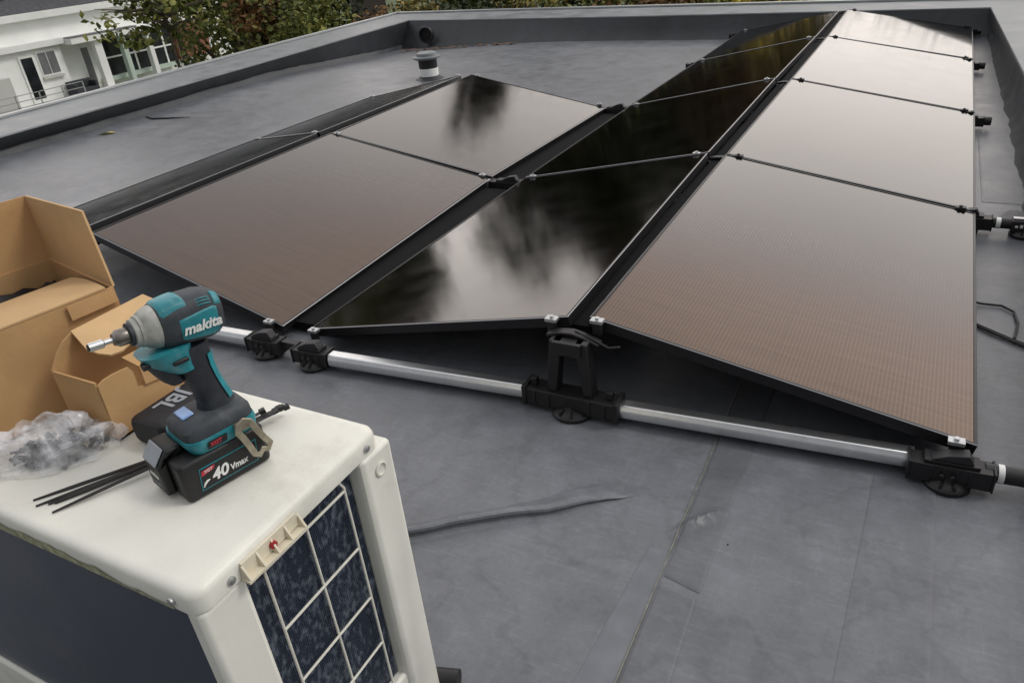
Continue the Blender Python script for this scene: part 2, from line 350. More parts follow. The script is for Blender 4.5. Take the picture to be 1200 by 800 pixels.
def roofz(x, y):
    z = .055 * sm(-3.9, -5.9, x) * (1 - sm(4.6, 6.6, y)) if x < -3.9 else 0
    if x < -2.6 and y > 3.8:
        d = math.hypot(x + 6.0, y - 7.7); z -= .09 * math.exp(-(d / 1.5) ** 2)
    z += .0035 * (noise.noise((x * 1.3, y * 1.3, 3.)) ) + .0015 * noise.noise((x * 4, y * 4, 8.))
    if y < 0 and x < .6:
        d, t = seg_d((x, y), (.064, -.671), (.5, -.66))
        if d < .05: z += .004 * math.exp(-(d / .012) ** 2) * (1 - abs(2 * t - 1))
        d, t = seg_d((x, y), (.452, -.50), (.57, -.345))
        if d < .07: z += .017 * math.exp(-(d / .013) ** 2) * (1 - abs(2 * t - 1) ** 2)
    return z
mb = MB()
def grid(x0, x1, y0, y1, nx, ny):
    b = len(mb.v)
    for j in range(ny + 1):
        for i in range(nx + 1):
            x = x0 + (x1 - x0) * i / nx; y = y0 + (y1 - y0) * j / ny; mb.v.append((x, y, roofz(x, y)))
    for j in range(ny):
        for i in range(nx):
            mb.f.append((b + j * (nx + 1) + i, b + j * (nx + 1) + i + 1, b + (j + 1) * (nx + 1) + i + 1, b + (j + 1) * (nx + 1) + i)); mb.m.append(0)
grid(-6.15, -.6, -4.5, 7.9, 74, 150); grid(-.6, .6, -1.1, -.2, 160, 120); grid(-.6, .6, -4.5, -1.1, 12, 30); grid(-.6, .6, -.2, 7.9, 12, 80); grid(.6, 1.6, -4.5, 7.9, 10, 120)
tag(mb.build('roof', M['roof'], smooth=True), kind='structure')

# a standing fold in the sheet
fo = MB(); rows = []
for k in range(121):
    x = -.36 + .69 * k / 120; y = foldy(x); t = V((.01, foldy(x + .005) - foldy(x - .005))).normalized(); nv = V((-t.y, t.x))
    am = max(.03, sm(.33, .0, x) * .55 + .45 * sm(.332, .25, x)) * (1 + .12 * noise.noise((x * 18, 3, 1))); wd = 1 + .35 * sm(.0, .2, x) * (1 - sm(.24, .33, x)) - .6 * sm(.26, .33, x)
    off = .004 * noise.noise((x * 11, 7, 2)); r = []
    for d, z in ((-.034, .0), (-.018, .0012), (-.010, .004), (-.008, .010), (-.0135, .018), (-.011, .025), (-.002, .028), (.009, .024), (.02, .014), (.032, .005), (.048, .0)):
        px_, py_ = x + nv.x * (d * wd + off), y + nv.y * (d * wd + off); r.append((px_, py_, roofz(px_, py_) + z * am + (.0012 if -.03 < d < .045 else -.001)))
    rows.append(r)
nn = len(rows[0]); fo.raw([p for r in rows for p in r], [(k * nn + i, k * nn + i + 1, (k + 1) * nn + i + 1, (k + 1) * nn + i) for k in range(len(rows) - 1) for i in range(nn - 1)])
tag(fo.build('roof_fold', M['roof'], smooth=True), kind='structure')

# lap strips, patches on the roof sheet
def sheet(name, quad, m, dz, n=24, kind='structure'):
    b = MB(); a, bb, c, d = [V((*q, 0)) for q in quad]; N2 = n; K = 8
    for j in range(N2 + 1):
        for i in range(K + 1):
            s = (0, .04, .1, .3, .5, .7, .9, .96, 1)[i]; t = j / N2; p = (a * (1 - s) + bb * s) * (1 - t) + (d * (1 - s) + c * s) * t
            e = .35 if i in (0, K) or j in (0, N2) else 1
            b.v.append((p.x, p.y, roofz(p.x, p.y) + dz * e))
    for j in range(N2):
        for i in range(K): b.f.append((j * (K + 1) + i, j * (K + 1) + i + 1, (j + 1) * (K + 1) + i + 1, (j + 1) * (K + 1) + i)); b.m.append(0)
    o = b.build(name, m, smooth=True); tag(o, kind=kind); return o
sheet('roof_lap_strip', [(.4835, -.63), (.575, -.65), (.58, .9), (.462, .9)], M['seam'], .003, 220)
sheet('roof_lap_strip', [(.487, -1.5), (.60, -1.5), (.572, -.67), (.4838, -.65)], M['patch'], .003, 80)
sheet('roof_lap_strip', [(.37, -1.5), (.478, -1.5), (.478, -.55), (.42, -.55)], mat('pale_worn_band', (.138, .148, .166), .5, var=.16, vscale=14), .0025, 80)
sheet('roof_lap_edge', [(.482, -1.5), (.4855, -1.5), (.462, .9), (.459, .9)], mat('lap_sealant', (.185, .182, .155), .6, var=.3, vscale=40), .005, 60)
sheet('roof_lap_strip', [(.86, -1.5), (1.06, -1.5), (1.05, -.03), (.9, -.03)], M['patch'], .003, 80)
sheet('roof_patch', [(1.19, 2.25), (1.40, 2.25), (1.40, 3.5), (1.19, 3.5)], M['patch'], .004, 14)
sheet('roof_patch', [(1.22, 1.98), (1.40, 1.93), (1.40, 2.14), (1.3, 2.17)], M['upstand'], .005, 6)

# building below
mb = MB(); mb.box(-6.62, 1.95, -4.6, 7.9, -10, -.12)
b0 = empty('building', (-2.3, 1.7, -10)); tag(b0, 'flat roofed building carrying the solar panels, seen from its own roof', 'building')
keep(mb.build('wall', M['haus2']), b0)

# parapet: inner base, inner top, outer top along the path
path = [((-5.90, -4.4), (-5.80, -4.4, .215), (-6.52, -4.4)), ((-5.91, 1.6), (-5.83, 1.6, .22), (-6.56, 1.8)), ((-5.93, 4.7), (-5.87, 4.7, .24), (-6.68, 5.2)),
        ((-5.965, 7.55), (-5.90, 7.70, .27), (-6.60, 8.42)), ((-5.0, 7.45), (-4.95, 7.62, .265), (-5.0, 8.36)), ((-2.25, 7.36), (-2.22, 7.44, .258), (-2.62, 8.2)), ((1.34, 7.23), (1.30, 7.31, .25), (1.98, 7.78)),
        ((1.405, 3.5), (1.43, 3.6, .25), (1.99, 3.6)), ((1.42, -4.4), (1.44, -4.4, .25), (1.99, -4.4))]
def lerp(a, b, t): return tuple(p * (1 - t) + q * t for p, q in zip(a, b))
pr = []
for k in range(len(path) - 1):
    n = max(2, int(math.dist(path[k][0], path[k + 1][0]) / .06))
    for i in range(n + (k == len(path) - 2)):
        pr.append(tuple(lerp(path[k][j], path[k + 1][j], i / n) for j in range(3)))
up = MB(); cp = MB(); tr = MB(); U, C, T = [], [], []
for (b, t, o) in pr:
    wv = .009 * noise.noise((b[0] * 2.2, b[1] * 2.2, 1)) + .008 * noise.noise((b[0] * 7, b[1] * 7, 5))
    cx, cy = -2.3, 2.2; bx, by = b; d = V((cx - bx, cy - by)); d.normalize()
    zr = roofz(bx, by)
    foot = (bx + d.x * (.045 + wv * 1.6), by + d.y * (.045 + wv * 1.6), zr - .004 + .003)
    mid = (bx + d.x * wv * .4, by + d.y * wv * .4, zr + .05 + wv)
    U.append([foot, mid, (lerp(b, t[:2], .5)[0] + d.x * wv * .3, lerp(b, t[:2], .5)[1] + d.y * wv * .3, (zr + t[2]) / 2), (t[0], t[1], t[2] - .012)])
    zo = t[2] + .012
    C.append([(t[0] + d.x * .004, t[1] + d.y * .004, t[2] - .012), (t[0], t[1], t[2]), (lerp(t[:2], o, .5)[0], lerp(t[:2], o, .5)[1], t[2] + .004 + .5 * wv), (o[0], o[1], zo)])
    ov = V((o[0] - t[0], o[1] - t[1])); ov.normalize()
    T.append([(o[0] - ov.x * .03, o[1] - ov.y * .03, zo + .003), (o[0] - ov.x * .03, o[1] - ov.y * .03, zo + .022), (o[0] + ov.x * .02, o[1] + ov.y * .02, zo + .026), (o[0] + ov.x * .02, o[1] + ov.y * .02, zo - .12)])
def strip(m, rows):
    n = len(rows[0]); m.raw([p for r in rows for p in r], [(k * n + i, k * n + i + 1, (k + 1) * n + i + 1, (k + 1) * n + i) for k in range(len(rows) - 1) for i in range(n - 1)])
strip(up, U); strip(cp, C); strip(tr, T)
pw = empty('parapet_wall', (-5.9, 7.6, 0)); tag(pw, 'low membrane covered parapet wall running round the flat roof', 'wall')
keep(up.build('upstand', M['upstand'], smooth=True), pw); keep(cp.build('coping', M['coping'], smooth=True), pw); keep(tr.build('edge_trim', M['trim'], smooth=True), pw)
# overflow opening in the far corner (ring + dark bore)
ov = MB(); c = V((-5.46, 7.475, .10)); ax = V((.15, -1, .05)).normalized()
ov.lathe([(.085, -.02), (.105, -.02), (.112, .03), (.104, .045), (.088, .045), (.082, -.01)], c, ax, 24)
og = empty('overflow_pipe', c); tag(og, 'round black overflow pipe mouth low in the far roof corner', 'pipe')
keep(ov.build('rim', M['bplast2'], smooth=True), og)
ov = MB(); ov.lathe([(.0001, 0), (.083, 0.002), (.083, -.02), (.0001, -.02)], c, ax, 24); keep(ov.build('bore', M['back']), og)
# leaf litter in the corner
lt = MB()
for i in range(130):
    t = rnd.random(); x = -5.7 + 1.7 * t + rnd.gauss(0, .05); y = 7.33 - abs(rnd.gauss(0, .07)) * (1.6 - t); z = roofz(x, y) + .006 + rnd.random() * .012
    a = rnd.random() * 6.28; s = .014 + rnd.random() * .02
    lt.quadpts([(x + s * math.cos(a + q), y + s * math.sin(a + q), z + rnd.uniform(-.004, .008)) for q in (0, 1.57, 3.14, 4.71)])
tag(lt.build('leaf_litter', M['litter']), 'fallen brown leaves gathered in the far roof corner', 'leaves', kind='stuff')

# ------------------------------------------------------------------ solar panels
RR = [(.043, -.001, .315), (.034, 1.812, .310), (.038, 3.645, .305), (.037, 5.445, .300), (.012, 7.16, .295)]
RL = [(1.126, .003, .105), (1.142, 1.822, .102), (1.158, 3.667, .098), (1.168, 5.475, .095), (1.175, 7.13, .091)]
MR = [(-.03, -.008, .306), (-.062, 1.842, .303), (-.068, 3.67, .301), (-.055, 5.43, .298), (-.058, 7.06, .295)]
ML = [(-1.13, -.04, .086), (-1.137, 1.878, .09), (-1.125, 3.66, .093), (-1.09, 5.43, .097), (-1.07, 7.16, .100)]
LL = [(-1.285, -.028, .065), (-1.36, 1.875, .076), (-1.306, 3.644, .087)]
LH = [(-2.449, .04, .324), (-2.476, 1.82, .321), (-2.48, 3.638, .319)]
BH = [(-2.56, .04, .318), (-2.59, 1.82, .316), (-2.595, 3.66, .314)]
BL = [(-3.476, .55, .16), (-3.467, 2.10, .16), (-3.45, 3.44, .16)]
GAP = .011
def panel(a, b, c, d, label):
    """a near-high, b near-low, c far-low, d far-high: corners of the top face"""
    a, b, c, d = map(V, (a, b, c, d)); nrm = (c - a).cross(d - b).normalized()
    if nrm.z < 0: nrm = -nrm
    g0 = (a + b + c + d) / 4; a, b, c, d = [p - nrm * (p - g0).dot(nrm) for p in (a, b, c, d)]      # flat glass
    Lv = ((d - a) + (c - b)).normalized()
    a, b, c, d = a + Lv * GAP, b + Lv * GAP, c - Lv * GAP, d - Lv * GAP
    Wv = ((b - a) + (c - d)).normalized(); w_ = ((b - a).length + (c - d).length) / 2; l_ = ((d - a).length + (c - b).length) / 2
    org = (a + b + c + d) / 4 - nrm * .035
    root = empty('solar_panel', org); tag(root, label, 'solar panel', 'solar panels mounted on the flat roof')
    O = [a, b, c, d]
    def inset(q, e): return [q[0] + Wv * e + Lv * e, q[1] - Wv * e + Lv * e, q[2] - Wv * e - Lv * e, q[3] + Wv * e - Lv * e]
    I1 = inset(O, .0022); I = inset(O, .009); dn = lambda q, h: [p - nrm * h for p in q]
    fr = MB()
    def ring(p, q, mi):
        for i in range(4): fr.quadpts([p[i], p[(i + 1) % 4], q[(i + 1) % 4], q[i]], mi)
    O1 = dn(O, .0018)
    ring(dn(O, .035), O1, 0); ring(O1, I1, 1); ring(I1, I, 1 if False else 0); ring(I, dn(I, .004), 0); ring(dn(O, .035), dn(inset(O, .028), .035), 0)
    keep(fr.build('frame', [M['frame'], M['lip']]), root)
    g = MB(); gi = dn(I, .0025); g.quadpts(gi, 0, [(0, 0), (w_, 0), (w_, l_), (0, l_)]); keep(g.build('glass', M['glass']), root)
    bk = MB(); bk.quadpts(dn(inset(O, .002), .012)[::-1]); keep(bk.build('back_sheet', M['back']), root)
    return root
ordn = ['nearest the camera', 'second from the camera', 'third from the camera', 'farthest from the camera']
for i in range(4):
    panel(RR[i], RL[i], RL[i + 1], RR[i + 1], 'brown shining solar panel in the right hand row, ' + ordn[i])
    panel(MR[i], ML[i], ML[i + 1], MR[i + 1], 'black solar panel mirroring trees in the middle row, ' + ordn[i])
for i, n in enumerate(('near', 'far')):
    panel(LH[i], LL[i], LL[i + 1], LH[i + 1], 'brown solar panel sloping towards us in the short left row, %s one' % ['nearer', 'farther'][i])
    panel(BH[i], BL[i], BL[i + 1], BH[i + 1], 'grey solar panel seen edge on behind the left ridge, %s half' % n)

# ridge cover strips between back to back panels
def beam(m, p, q, w_, h, mi=0):
    p, q = V(p), V(q); t = (q - p).normalized(); s = t.cross(V((0, 0, 1))).normalized(); u = s.cross(t)
    m.rings([[e + s * w_ / 2 * a + u * h / 2 * b for a, b in ((-1, -1), (1, -1), (1, 1), (-1, 1))] for e in (p, q)], mi)
rb = MB(); beam(rb, (-.004, .03, .25), (-.022, 7.1, .24), .07, .03)
tag(rb.build('ridge_rail', M['matte']), 'long black rail between the two long panel rows at their ridge', 'rail')
rb = MB(); beam(rb, (-2.505, .05, .26), (-2.538, 3.62, .255), .05, .03)
tag(rb.build('ridge_rail', M['matte']), 'black rail at the ridge of the short left panel rows', 'rail')

# mounting rails (one across each panel joint) with feet, posts and clamps
def disc_foot(m, x, y, r=.075):
    m.lathe([(.0, 0.002), (r, .002), (r * 1.02, .012), (r * .9, .022), (r * .55, .03), (r * .5, .04), (0, .04)], (x, y, 0), n=28)
    for k in range(10):
        a = k * math.pi / 5; m.box(.03, r * .95, -.003, .003, .012, .03, mat=Matrix.Translation((x, y, 0)) @ Matrix.Rotation(a, 4, 'Z'))
def clamp(m, p, mi=0, s=1.0):
    x, y, z = p; m.box(x - .022 * s, x + .022 * s, y - .014, y + .014, z - .004, z + .006, mi); m.lathe([(0, .006), (.007, .006), (.007, .013), (0, .013)], (x, y, z), n=8, mi=mi)
    m.box(x - .015 * s, x + .015 * s, y - .009, y + .009, z - .045, z - .004, 1)
def rail(root, x0, y0, x1, y1, z=.05):
    m = MB(); p, q = V((x0, y0, z)), V((x1, y1, z)); t = (q - p).normalized(); s = V((-t.y, t.x, 0)); r = []
    prof = [(-.026, -.02), (-.02, -.026), (.02, -.026), (.026, -.02), (.026, .004), (.018, .022), (-.018, .022), (-.024, .008), (-.026, .004)]
    for e in (p, q): r.append([e + s * a + V((0, 0, b)) for a, b in prof])
    m.rings(r); return keep(m.build('tube', M['alu'], bevel=.003, seg=2), root)
def valley_foot(root, x, y, ang, high=.075, w_=.13):
    m = MB(); disc_foot(m, x, y, .058); o = keep(m.build('foot', M['bplast'], smooth=True), root)
    T = Matrix.Translation((x, y, 0)) @ Matrix.Rotation(ang, 4, 'Z')
    m = MB(); m.box(-w_ / 2, w_ / 2, -.029, .029, .020, .074, mat=T); m.box(-w_ * .34, w_ * .34, -.022, .026, .074, .084, mat=T)
    for k in (-.045, -.015, .015, .045): m.box(k - .003, k + .003, -.0315, -.029, .026, .070, mat=T)
    m.box(-w_ / 2 - .006, -w_ / 2, -.032, .032, .018, .078, mat=T); m.box(w_ / 2, w_ / 2 + .006, -.032, .032, .018, .078, mat=T)
    keep(m.build('sleeve', M['bplast'], bevel=.003), root)
    m = MB(); m.prism([T @ V(p) for p in ((-.05, -.02, .085), (.05, -.02, .085), (.035, -.02, .112), (-.01, -.02, .104))], T.to_3x3() @ V((0, .035, 0)))
    m.tube([T @ V((-.02, -.034, .05)), T @ V((-.02, -.040, .05))], .006, 8); m.tube([T @ V((0.005, -.034, .05)), T @ V((0.005, -.040, .05))], .006, 8)
    keep(m.build('saddle', M['bplast2'], bevel=.002), root)
def ridge_post(root, x, y, top=.27):
    m = MB(); disc_foot(m, x, y, .07); keep(m.build('foot', M['bplast'], smooth=True), root)
    m = MB(); m.box(x - .16, x + .16, y - .035, y + .035, .02, .08); m.box(x - .165, x - .15, y - .04, y + .04, .016, .088); m.box(x + .15, x + .165, y - .04, y + .04, .016, .088)
    for k in (-.12, -.07, .07, .12): m.box(x + k - .004, x + k + .004, y - .039, y - .035, .024, .076)
    m.box(x - .142, x - .122, y - .012, y + .012, .08, .108); m.box(x + .118, x + .138, y - .012, y + .012, .08, .108)
    keep(m.build('sleeve', M['bplast'], bevel=.004), root)
    for s in (-1, 1):
        m = MB(); m.prism([(x + s * .080, y - .02, .08), (x + s * .045, y - .02, .08), (x + s * .022, y - .02, top), (x + s * .062, y - .02, top)], (0, .045, 0))
        keep(m.build('strut', M['bplast'], bevel=.004), root)
    m = MB(); pts = [(-.085, .004), (-.06, .012), (-.03, .018), (0, .02), (.03, .014), (.06, .004), (.09, -.006)]
    m.rings([[V((x + a, y + .01, top - .014 + b)), V((x + a, y + .045, top - .014 + b)), V((x + a, y + .045, top - .004 + b)), V((x + a, y + .01, top - .004 + b))] for a, b in pts])
    m.box(x - .05, x + .045, y - .03, y + .03, top - .045, top)
    keep(m.build('bracket', M['bplast'], bevel=.002), root)

# front assembly
fa = empty('mounting_rail', (0, -.08, 0)); tag(fa, 'silver mounting rail with black feet along the front edge of the panels', 'mounting rail', 'mounting rails under the panels')
rail(fa, -2.35, -.165, -1.365, -.118); rail(fa, -.945, -.132, -.15, -.068); rail(fa, .168, -.068, .985, -.012); 
valley_foot(fa, -1.275, -.128, R(3), w_=.15); valley_foot(fa, -1.03, -.135, R(3), w_=.15); valley_foot(fa, 1.072, -.035, R(3), w_=.19)
ridge_post(fa, .008, -.075)
m = MB(); m.tube([(1.15, -.022, .055), (1.42, -.005, .055)], .024, 16); keep(m.build('end_tube', M['bplast2'], smooth=True), fa)
m = MB(); m.tube([(1.178, -.02, .055), (1.192, -.019, .055)], .0255, 16); keep(m.build('tape_ring', M['white'], smooth=True), fa)
m = MB(); beam(m, (-1.22, -.115, .06), (-1.09, -.115, .06), .03, .025); keep(m.build('link_bar', M['bplast2']), fa)
for (x, y, z) in ((-.075, -.02, .300), (.075, -.01, .313), (1.075, -.005, .119), (-1.085, -.052, .098), (-1.34, -.032, .084)):
    m = MB(); clamp(m, (x, y, z), 0, .9); keep(m.build('clamp', [M['alu2'], M['bplast']]), fa)
m = MB(); m.tube([(-.062, -.03, .262), (.02, -.045, .285), (.07, -.05, .272), (.13, -.06, .255), (.165, -.055, .262)], .0035, 8); keep(m.build('wire', M['bplast2'], smooth=True), fa)
valley_foot(fa, 1.34, -.005, 0, w_=.14); valley_foot(fa, -2.5, -.17, 0, w_=.16)
# far assemblies under the joints
for j in range(1, 5):
    y = (RR[j][1] + ML[j][1]) / 2; yo = (.02 if j < 4 else .05)
    a = empty('mounting_rail', (0, y, 0)); tag(a, 'mounting rail crossing under the ' + ['first', 'second', 'third', 'last'][j - 1] + ' joint of the long panel rows' if j < 4 else 'mounting rail at the far end of the long panel rows', 'mounting rail', 'mounting rails under the panels')
    x0 = -2.4 if j < 3 else -1.0
    rail(a, x0, y - yo * 0, -.16, y); rail(a, .16, y, 1.0, y); ridge_post(a, 0, y, .262)
    valley_foot(a, 1.11, y, 0, w_=.2); valley_foot(a, -1.21 if j < 3 else -1.05, y, 0, w_=.26)
    m = MB(); m.tube([(1.2, y, .05), (1.255 if j > 1 else 1.40, y, .05)], .026 if j > 1 else .023, 14); keep(m.build('end_tube', M['bplast'], smooth=True), a)
    for P_, Q_ in ((RR, RL), (MR, ML)):
        p, q = V(P_[j]), V(Q_[j]); e = 0 if j < 4 else .012
        for t in (.055, .945):
            c_ = p.lerp(q, t); m = MB(); clamp(m, (c_.x, c_.y + e, c_.z + .001), 0, .8 if P_ is MR else 1); keep(m.build('clamp', [M['alu2'] if P_ is MR else M['bplast2'], M['bplast']]), a)
    if j in (1, 2):
        for P_, Q_ in ((LH, LL), (BH, BL)):
            for t in (.04, .95):
                c_ = V(P_[j]).lerp(V(Q_[j]), t); m = MB(); clamp(m, (c_.x, c_.y + (.012 if j == 2 else 0), c_.z + .001), 0, .9); keep(m.build('clamp', [M['alu2'], M['bplast']]), a)
    if j == 1:
        m = MB(); m.tube([(1.228, y, .05), (1.246, y, .05)], .0245, 14); keep(m.build('tape_ring', M['white'], smooth=True), a)
        m = MB(); m.box(1.285, 1.42, y - .03, y + .03, .02, .075); keep(m.build('coupling', M['bplast'], bevel=.006), a)
        m = MB(); m.box(1.29, 1.42, y - .012, y + .012, .0755, .081); keep(m.build('coupling_strip', M['alu2']), a)
        for k in range(4):
            m = MB(); m.box(1.30 + k * .018, 1.311 + k * .018, y - .0325, y - .0302, .045, .055 + .004 * (k % 2)); keep(m.build('moulded_mark', M['white']), a)
        m = MB(); disc_foot(m, 1.345, y, .06); keep(m.build('foot', M['bplast'], smooth=True), a)
# black bars added as the shade down the valley between the left and middle rows
for k, (y0, y1) in enumerate(((.06, 1.78), (1.95, 3.58))):
    m = MB(); beam(m, (-1.225, y0, .03), (-1.235, y1, .03), .30, .035)
    tag(m.build('valley_shade_bar', M['matte']), 'black bar added as shade in the gap beside the left row, %s one' % ('nearer' if k == 0 else 'farther'), 'shade bar', 'shade bars in the valley gap')

# vent pipe on the roof
c = V((-3.86, 5.05, 0)); v0 = empty('vent_pipe', c); tag(v0, 'short black vent pipe with flat grey cap and white band behind the left panels', 'vent pipe')
m = MB(); m.lathe([(.15, roofz(c.x, c.y) + .002), (.135, .008), (.11, .02), (.102, .04), (0, .04)], (c.x, c.y, 0)); keep(m.build('base', M['upstand'], smooth=True), v0)
m = MB(); m.lathe([(0, .035), (.104, .035), (.104, .112), (0, .112)], (c.x, c.y, 0)); keep(m.build('white_band', M['haus'], smooth=True), v0)
m = MB(); m.lathe([(0, .108), (.099, .108), (.099, .205), (0, .205)], (c.x, c.y, 0)); keep(m.build('pipe', M['bplast'], smooth=True), v0)
m = MB(); m.lathe([(0, .20), (.12, .20), (.148, .212), (.15, .228), (.11, .238), (.105, .262), (.085, .27), (0, .274)], (c.x, c.y, 0)); keep(m.build('cap', M['coping'], smooth=True), v0)

# cables at the right
m = MB(); m.tube([(1.10, 1.10, .012), (1.17, 1.085, .008), (1.235, 1.09, .007), (1.272, 1.05, .007), (1.280, .96, .007), (1.268, .87, .008), (1.262, .83, .012)], .0045, 8)
tag(m.build('black_cable', M['bplast'], smooth=True), 'thin black cable curving out from under the right hand panels', 'cable')
m = MB()
for d in (0, .012): m.tube([(1.05, .98 + d, .009), (1.168, .885 + d, .008), (1.26, .815 + d, .008), (1.33, .77 + d, .008), (1.42, .73 + d, .008)], .005, 8)
tag(m.build('twin_cable', M['bplast'], smooth=True), 'straight pair of black cables near the right edge of the roof', 'cable')
# dry leaf and twig near the left parapet
m = MB(); m.raw([(-5.62, 2.30, roofz(-5.6, 2.3) + .004), (-5.56, 2.33, roofz(-5.6, 2.3) + .02), (-5.50, 2.40, roofz(-5.5, 2.4) + .006), (-5.57, 2.41, roofz(-5.6, 2.4) + .012)], [(0, 1, 2, 3)])
tag(m.build('dry_leaf', M['ygreen']), 'yellow dry leaf lying near the left parapet', 'leaf')
m = MB(); m.tube([(x, y, roofz(x, y) + .008) for x, y in ((-5.75, 2.93), (-5.6, 2.88), (-5.45, 2.93), (-5.25, 3.02))], [.006, .009, .008, .003], 6)
tag(m.build('twig', M['twig'], smooth=True), 'thin dark twig lying on the roof near the left parapet', 'twig')

# ------------------------------------------------------------------ air conditioner
ZT = .8
ac = empty('air_conditioner', (-.25, -1.4, 0)); tag(ac, 'cream outdoor air conditioner unit with tools and boxes on top', 'air conditioner')
X0, X1, Y0, Y1 = -.72, .236, -1.566, -1.232
def rrect(x0, x1, y0, y1, r, z, n=6):
    out = []
    for cx_, cy_, a0 in ((x1 - r, y1 - r, 0), (x0 + r, y1 - r, 90), (x0 + r, y0 + r, 180), (x1 - r, y0 + r, 270)):
        for k in range(n + 1):
            a = R(a0 + 90 * k / n); out.append(V((cx_ + r * math.cos(a), cy_ + r * math.sin(a), z)))
    return out
m = MB(); e = .003
m.rings([rrect(X0 - e, X1 + e, Y0 - e, Y1 + e, .021, .768), rrect(X0 - e, X1 + e, Y0 - e, Y1 + e, .021, .789), rrect(X0 - e + .002, X1 + e - .002, Y0 - e + .002, Y1 + e - .002, .020, .795), rrect(X0 + .004, X1 - .004, Y0 + .004, Y1 - .004, .017, .7995), rrect(X0 + .012, X1 - .012, Y0 + .012, Y1 - .012, .012, ZT)])
keep(m.build('lid', M['cream'], smooth=True), ac)
# body: bottom pan, corner posts, back
m = MB()
m.box(X0, X1 - .002, Y0 + .001, Y1, .13, .318); keep(m.build('base_pan', M['cream'], bevel=.006), ac)
def post(pts, z0, z1, bev=.006): 
    q = MB(); q.prism([(x, y, z0) for x, y in pts], (0, 0, z1 - z0)); return keep(q.build('corner_post', M['cream'], bevel=bev), ac)
post([(.206, Y0), (X1, Y0), (X1, -1.497), (.206, -1.497)], .3185, .7675, .008)
post([(.19, -1.286), (.230, -1.283), (.238, -1.281), (.243, -1.277), (.243, -1.214), (.19, -1.214)], .14, .7675, .006)
post([(X0, Y0), (X0 + .03, Y0), (X0 + .03, Y1), (X0, Y1)], .3185, .7675)
q = MB(); q.box(X0 + .03, .19, -1.25, -1.215, .3185, .767); keep(q.build('front_panel', M['cream']), ac)
q = MB(); q.box(X0 + .03, .2055, Y0 + .008, Y0 + .022, .3185, .7672); keep(q.build('side_panel', M['navy'], bevel=.002), ac)
q = MB(); q.box(.195, .219, -1.4965, -1.2865, .3185, .7672); keep(q.build('coil', M['coil']), ac)
# moss film under the lid lip on the long side
q = MB(); n = 60; row = []
for i in range(n + 1):
    x = X0 + .02 + (.2 - X0 - .02) * i / n; hh = (.013 - .010 * sm(-.05, .2, x)) + .007 * noise.noise((x * 22, 2, 0)) + .004 * noise.noise((x * 70, 5, 0))
    row.append([(x, Y0 - .0045, .7678), (x, Y0 - .0048, .7678 + max(.003, hh))])
strip(q, row); q2 = keep(q.build('moss_line', M['moss']), ac)
# wire guard
wx = .228
def wire(pts, r=.0021):
    q = MB(); q.tube(pts, r, 8); return keep(q.build('guard_wire', M['wire'], smooth=True), ac)
for z in (.739, .631, .529, .427):
    wire([(wx, -1.468, z), (wx, -1.311, z)])
wire([(wx, -1.468, .739), (wx, -1.467, .319)]); wire([(wx - .003, -1.384, .319), (wx - .003, -1.387, .735), (wx - .006, -1.389, .742), (wx - .010, -1.405, .768)])
wire([(wx, -1.311, .319), (wx, -1.310, .745), (wx - .004, -1.312, .752), (wx - .010, -1.326, .768)])
# comb shaped drip clip
q = MB(); q.prism([(.2395, -1.503, .790), (.2395, -1.412, .790), (.2395, -1.408, .772), (.2395, -1.506, .768)], (.004, 0, 0))
q.box(.2395, .254, -1.507, -1.408, .7655, .769)
for k in range(5): y = -1.505 + k * .0237; q.prism([(.2435, y, .769), (.254, y, .769), (.2435, y, .788)], (0, .0028, 0))
cl = keep(q.build('cable_clip', M['cream2']), ac)
q = MB(); q.lathe([(0, 0), (.0055, 0), (.005, .004), (0, .004)], (.2437, -1.456, .779), (1, 0, 0), 12); d = q.build('red_dot', M['red'], smooth=True); keep(d, cl)
for (x, y, z, ax_) in ((.2392, -1.519, .779, (1, 0, 0)), (.200, Y0 - .0035, .781, (0, -1, 0)), (-.16, Y0 - .0035, .781, (0, -1, 0)), (.2392, -1.262, .781, (1, 0, 0))):
    q = MB(); q.lathe([(0, 0), (.0055, 0), (.0052, .003), (.002, .0045), (0, .0045)], (x, y, z), ax_, 10); keep(q.build('screw', M['screw'], smooth=True), ac)
q = MB(); q.lathe([(.011, 0), (.012, .002), (.0095, .003), (.008, -.002), (0, -.003)], (.2432, -1.247, .735), (1, 0, 0), 18); keep(q.build('plug', M['cream'], smooth=True), ac)
for x in (-.55, .12):
    q = MB(); q.box(x - .05, x + .05, -1.60, -1.165, 0, .11); q.box(x - .04, x + .04, -1.59, -1.175, .11, .1295); keep(q.build('rubber_foot', M['bplast2'], bevel=.012), ac)
q = MB(); q.tube([(.2, -1.205, .19), (.262, -1.185, .19)], .02, 14); keep(q.build('valve_cap', M['bplast'], smooth=True), ac)

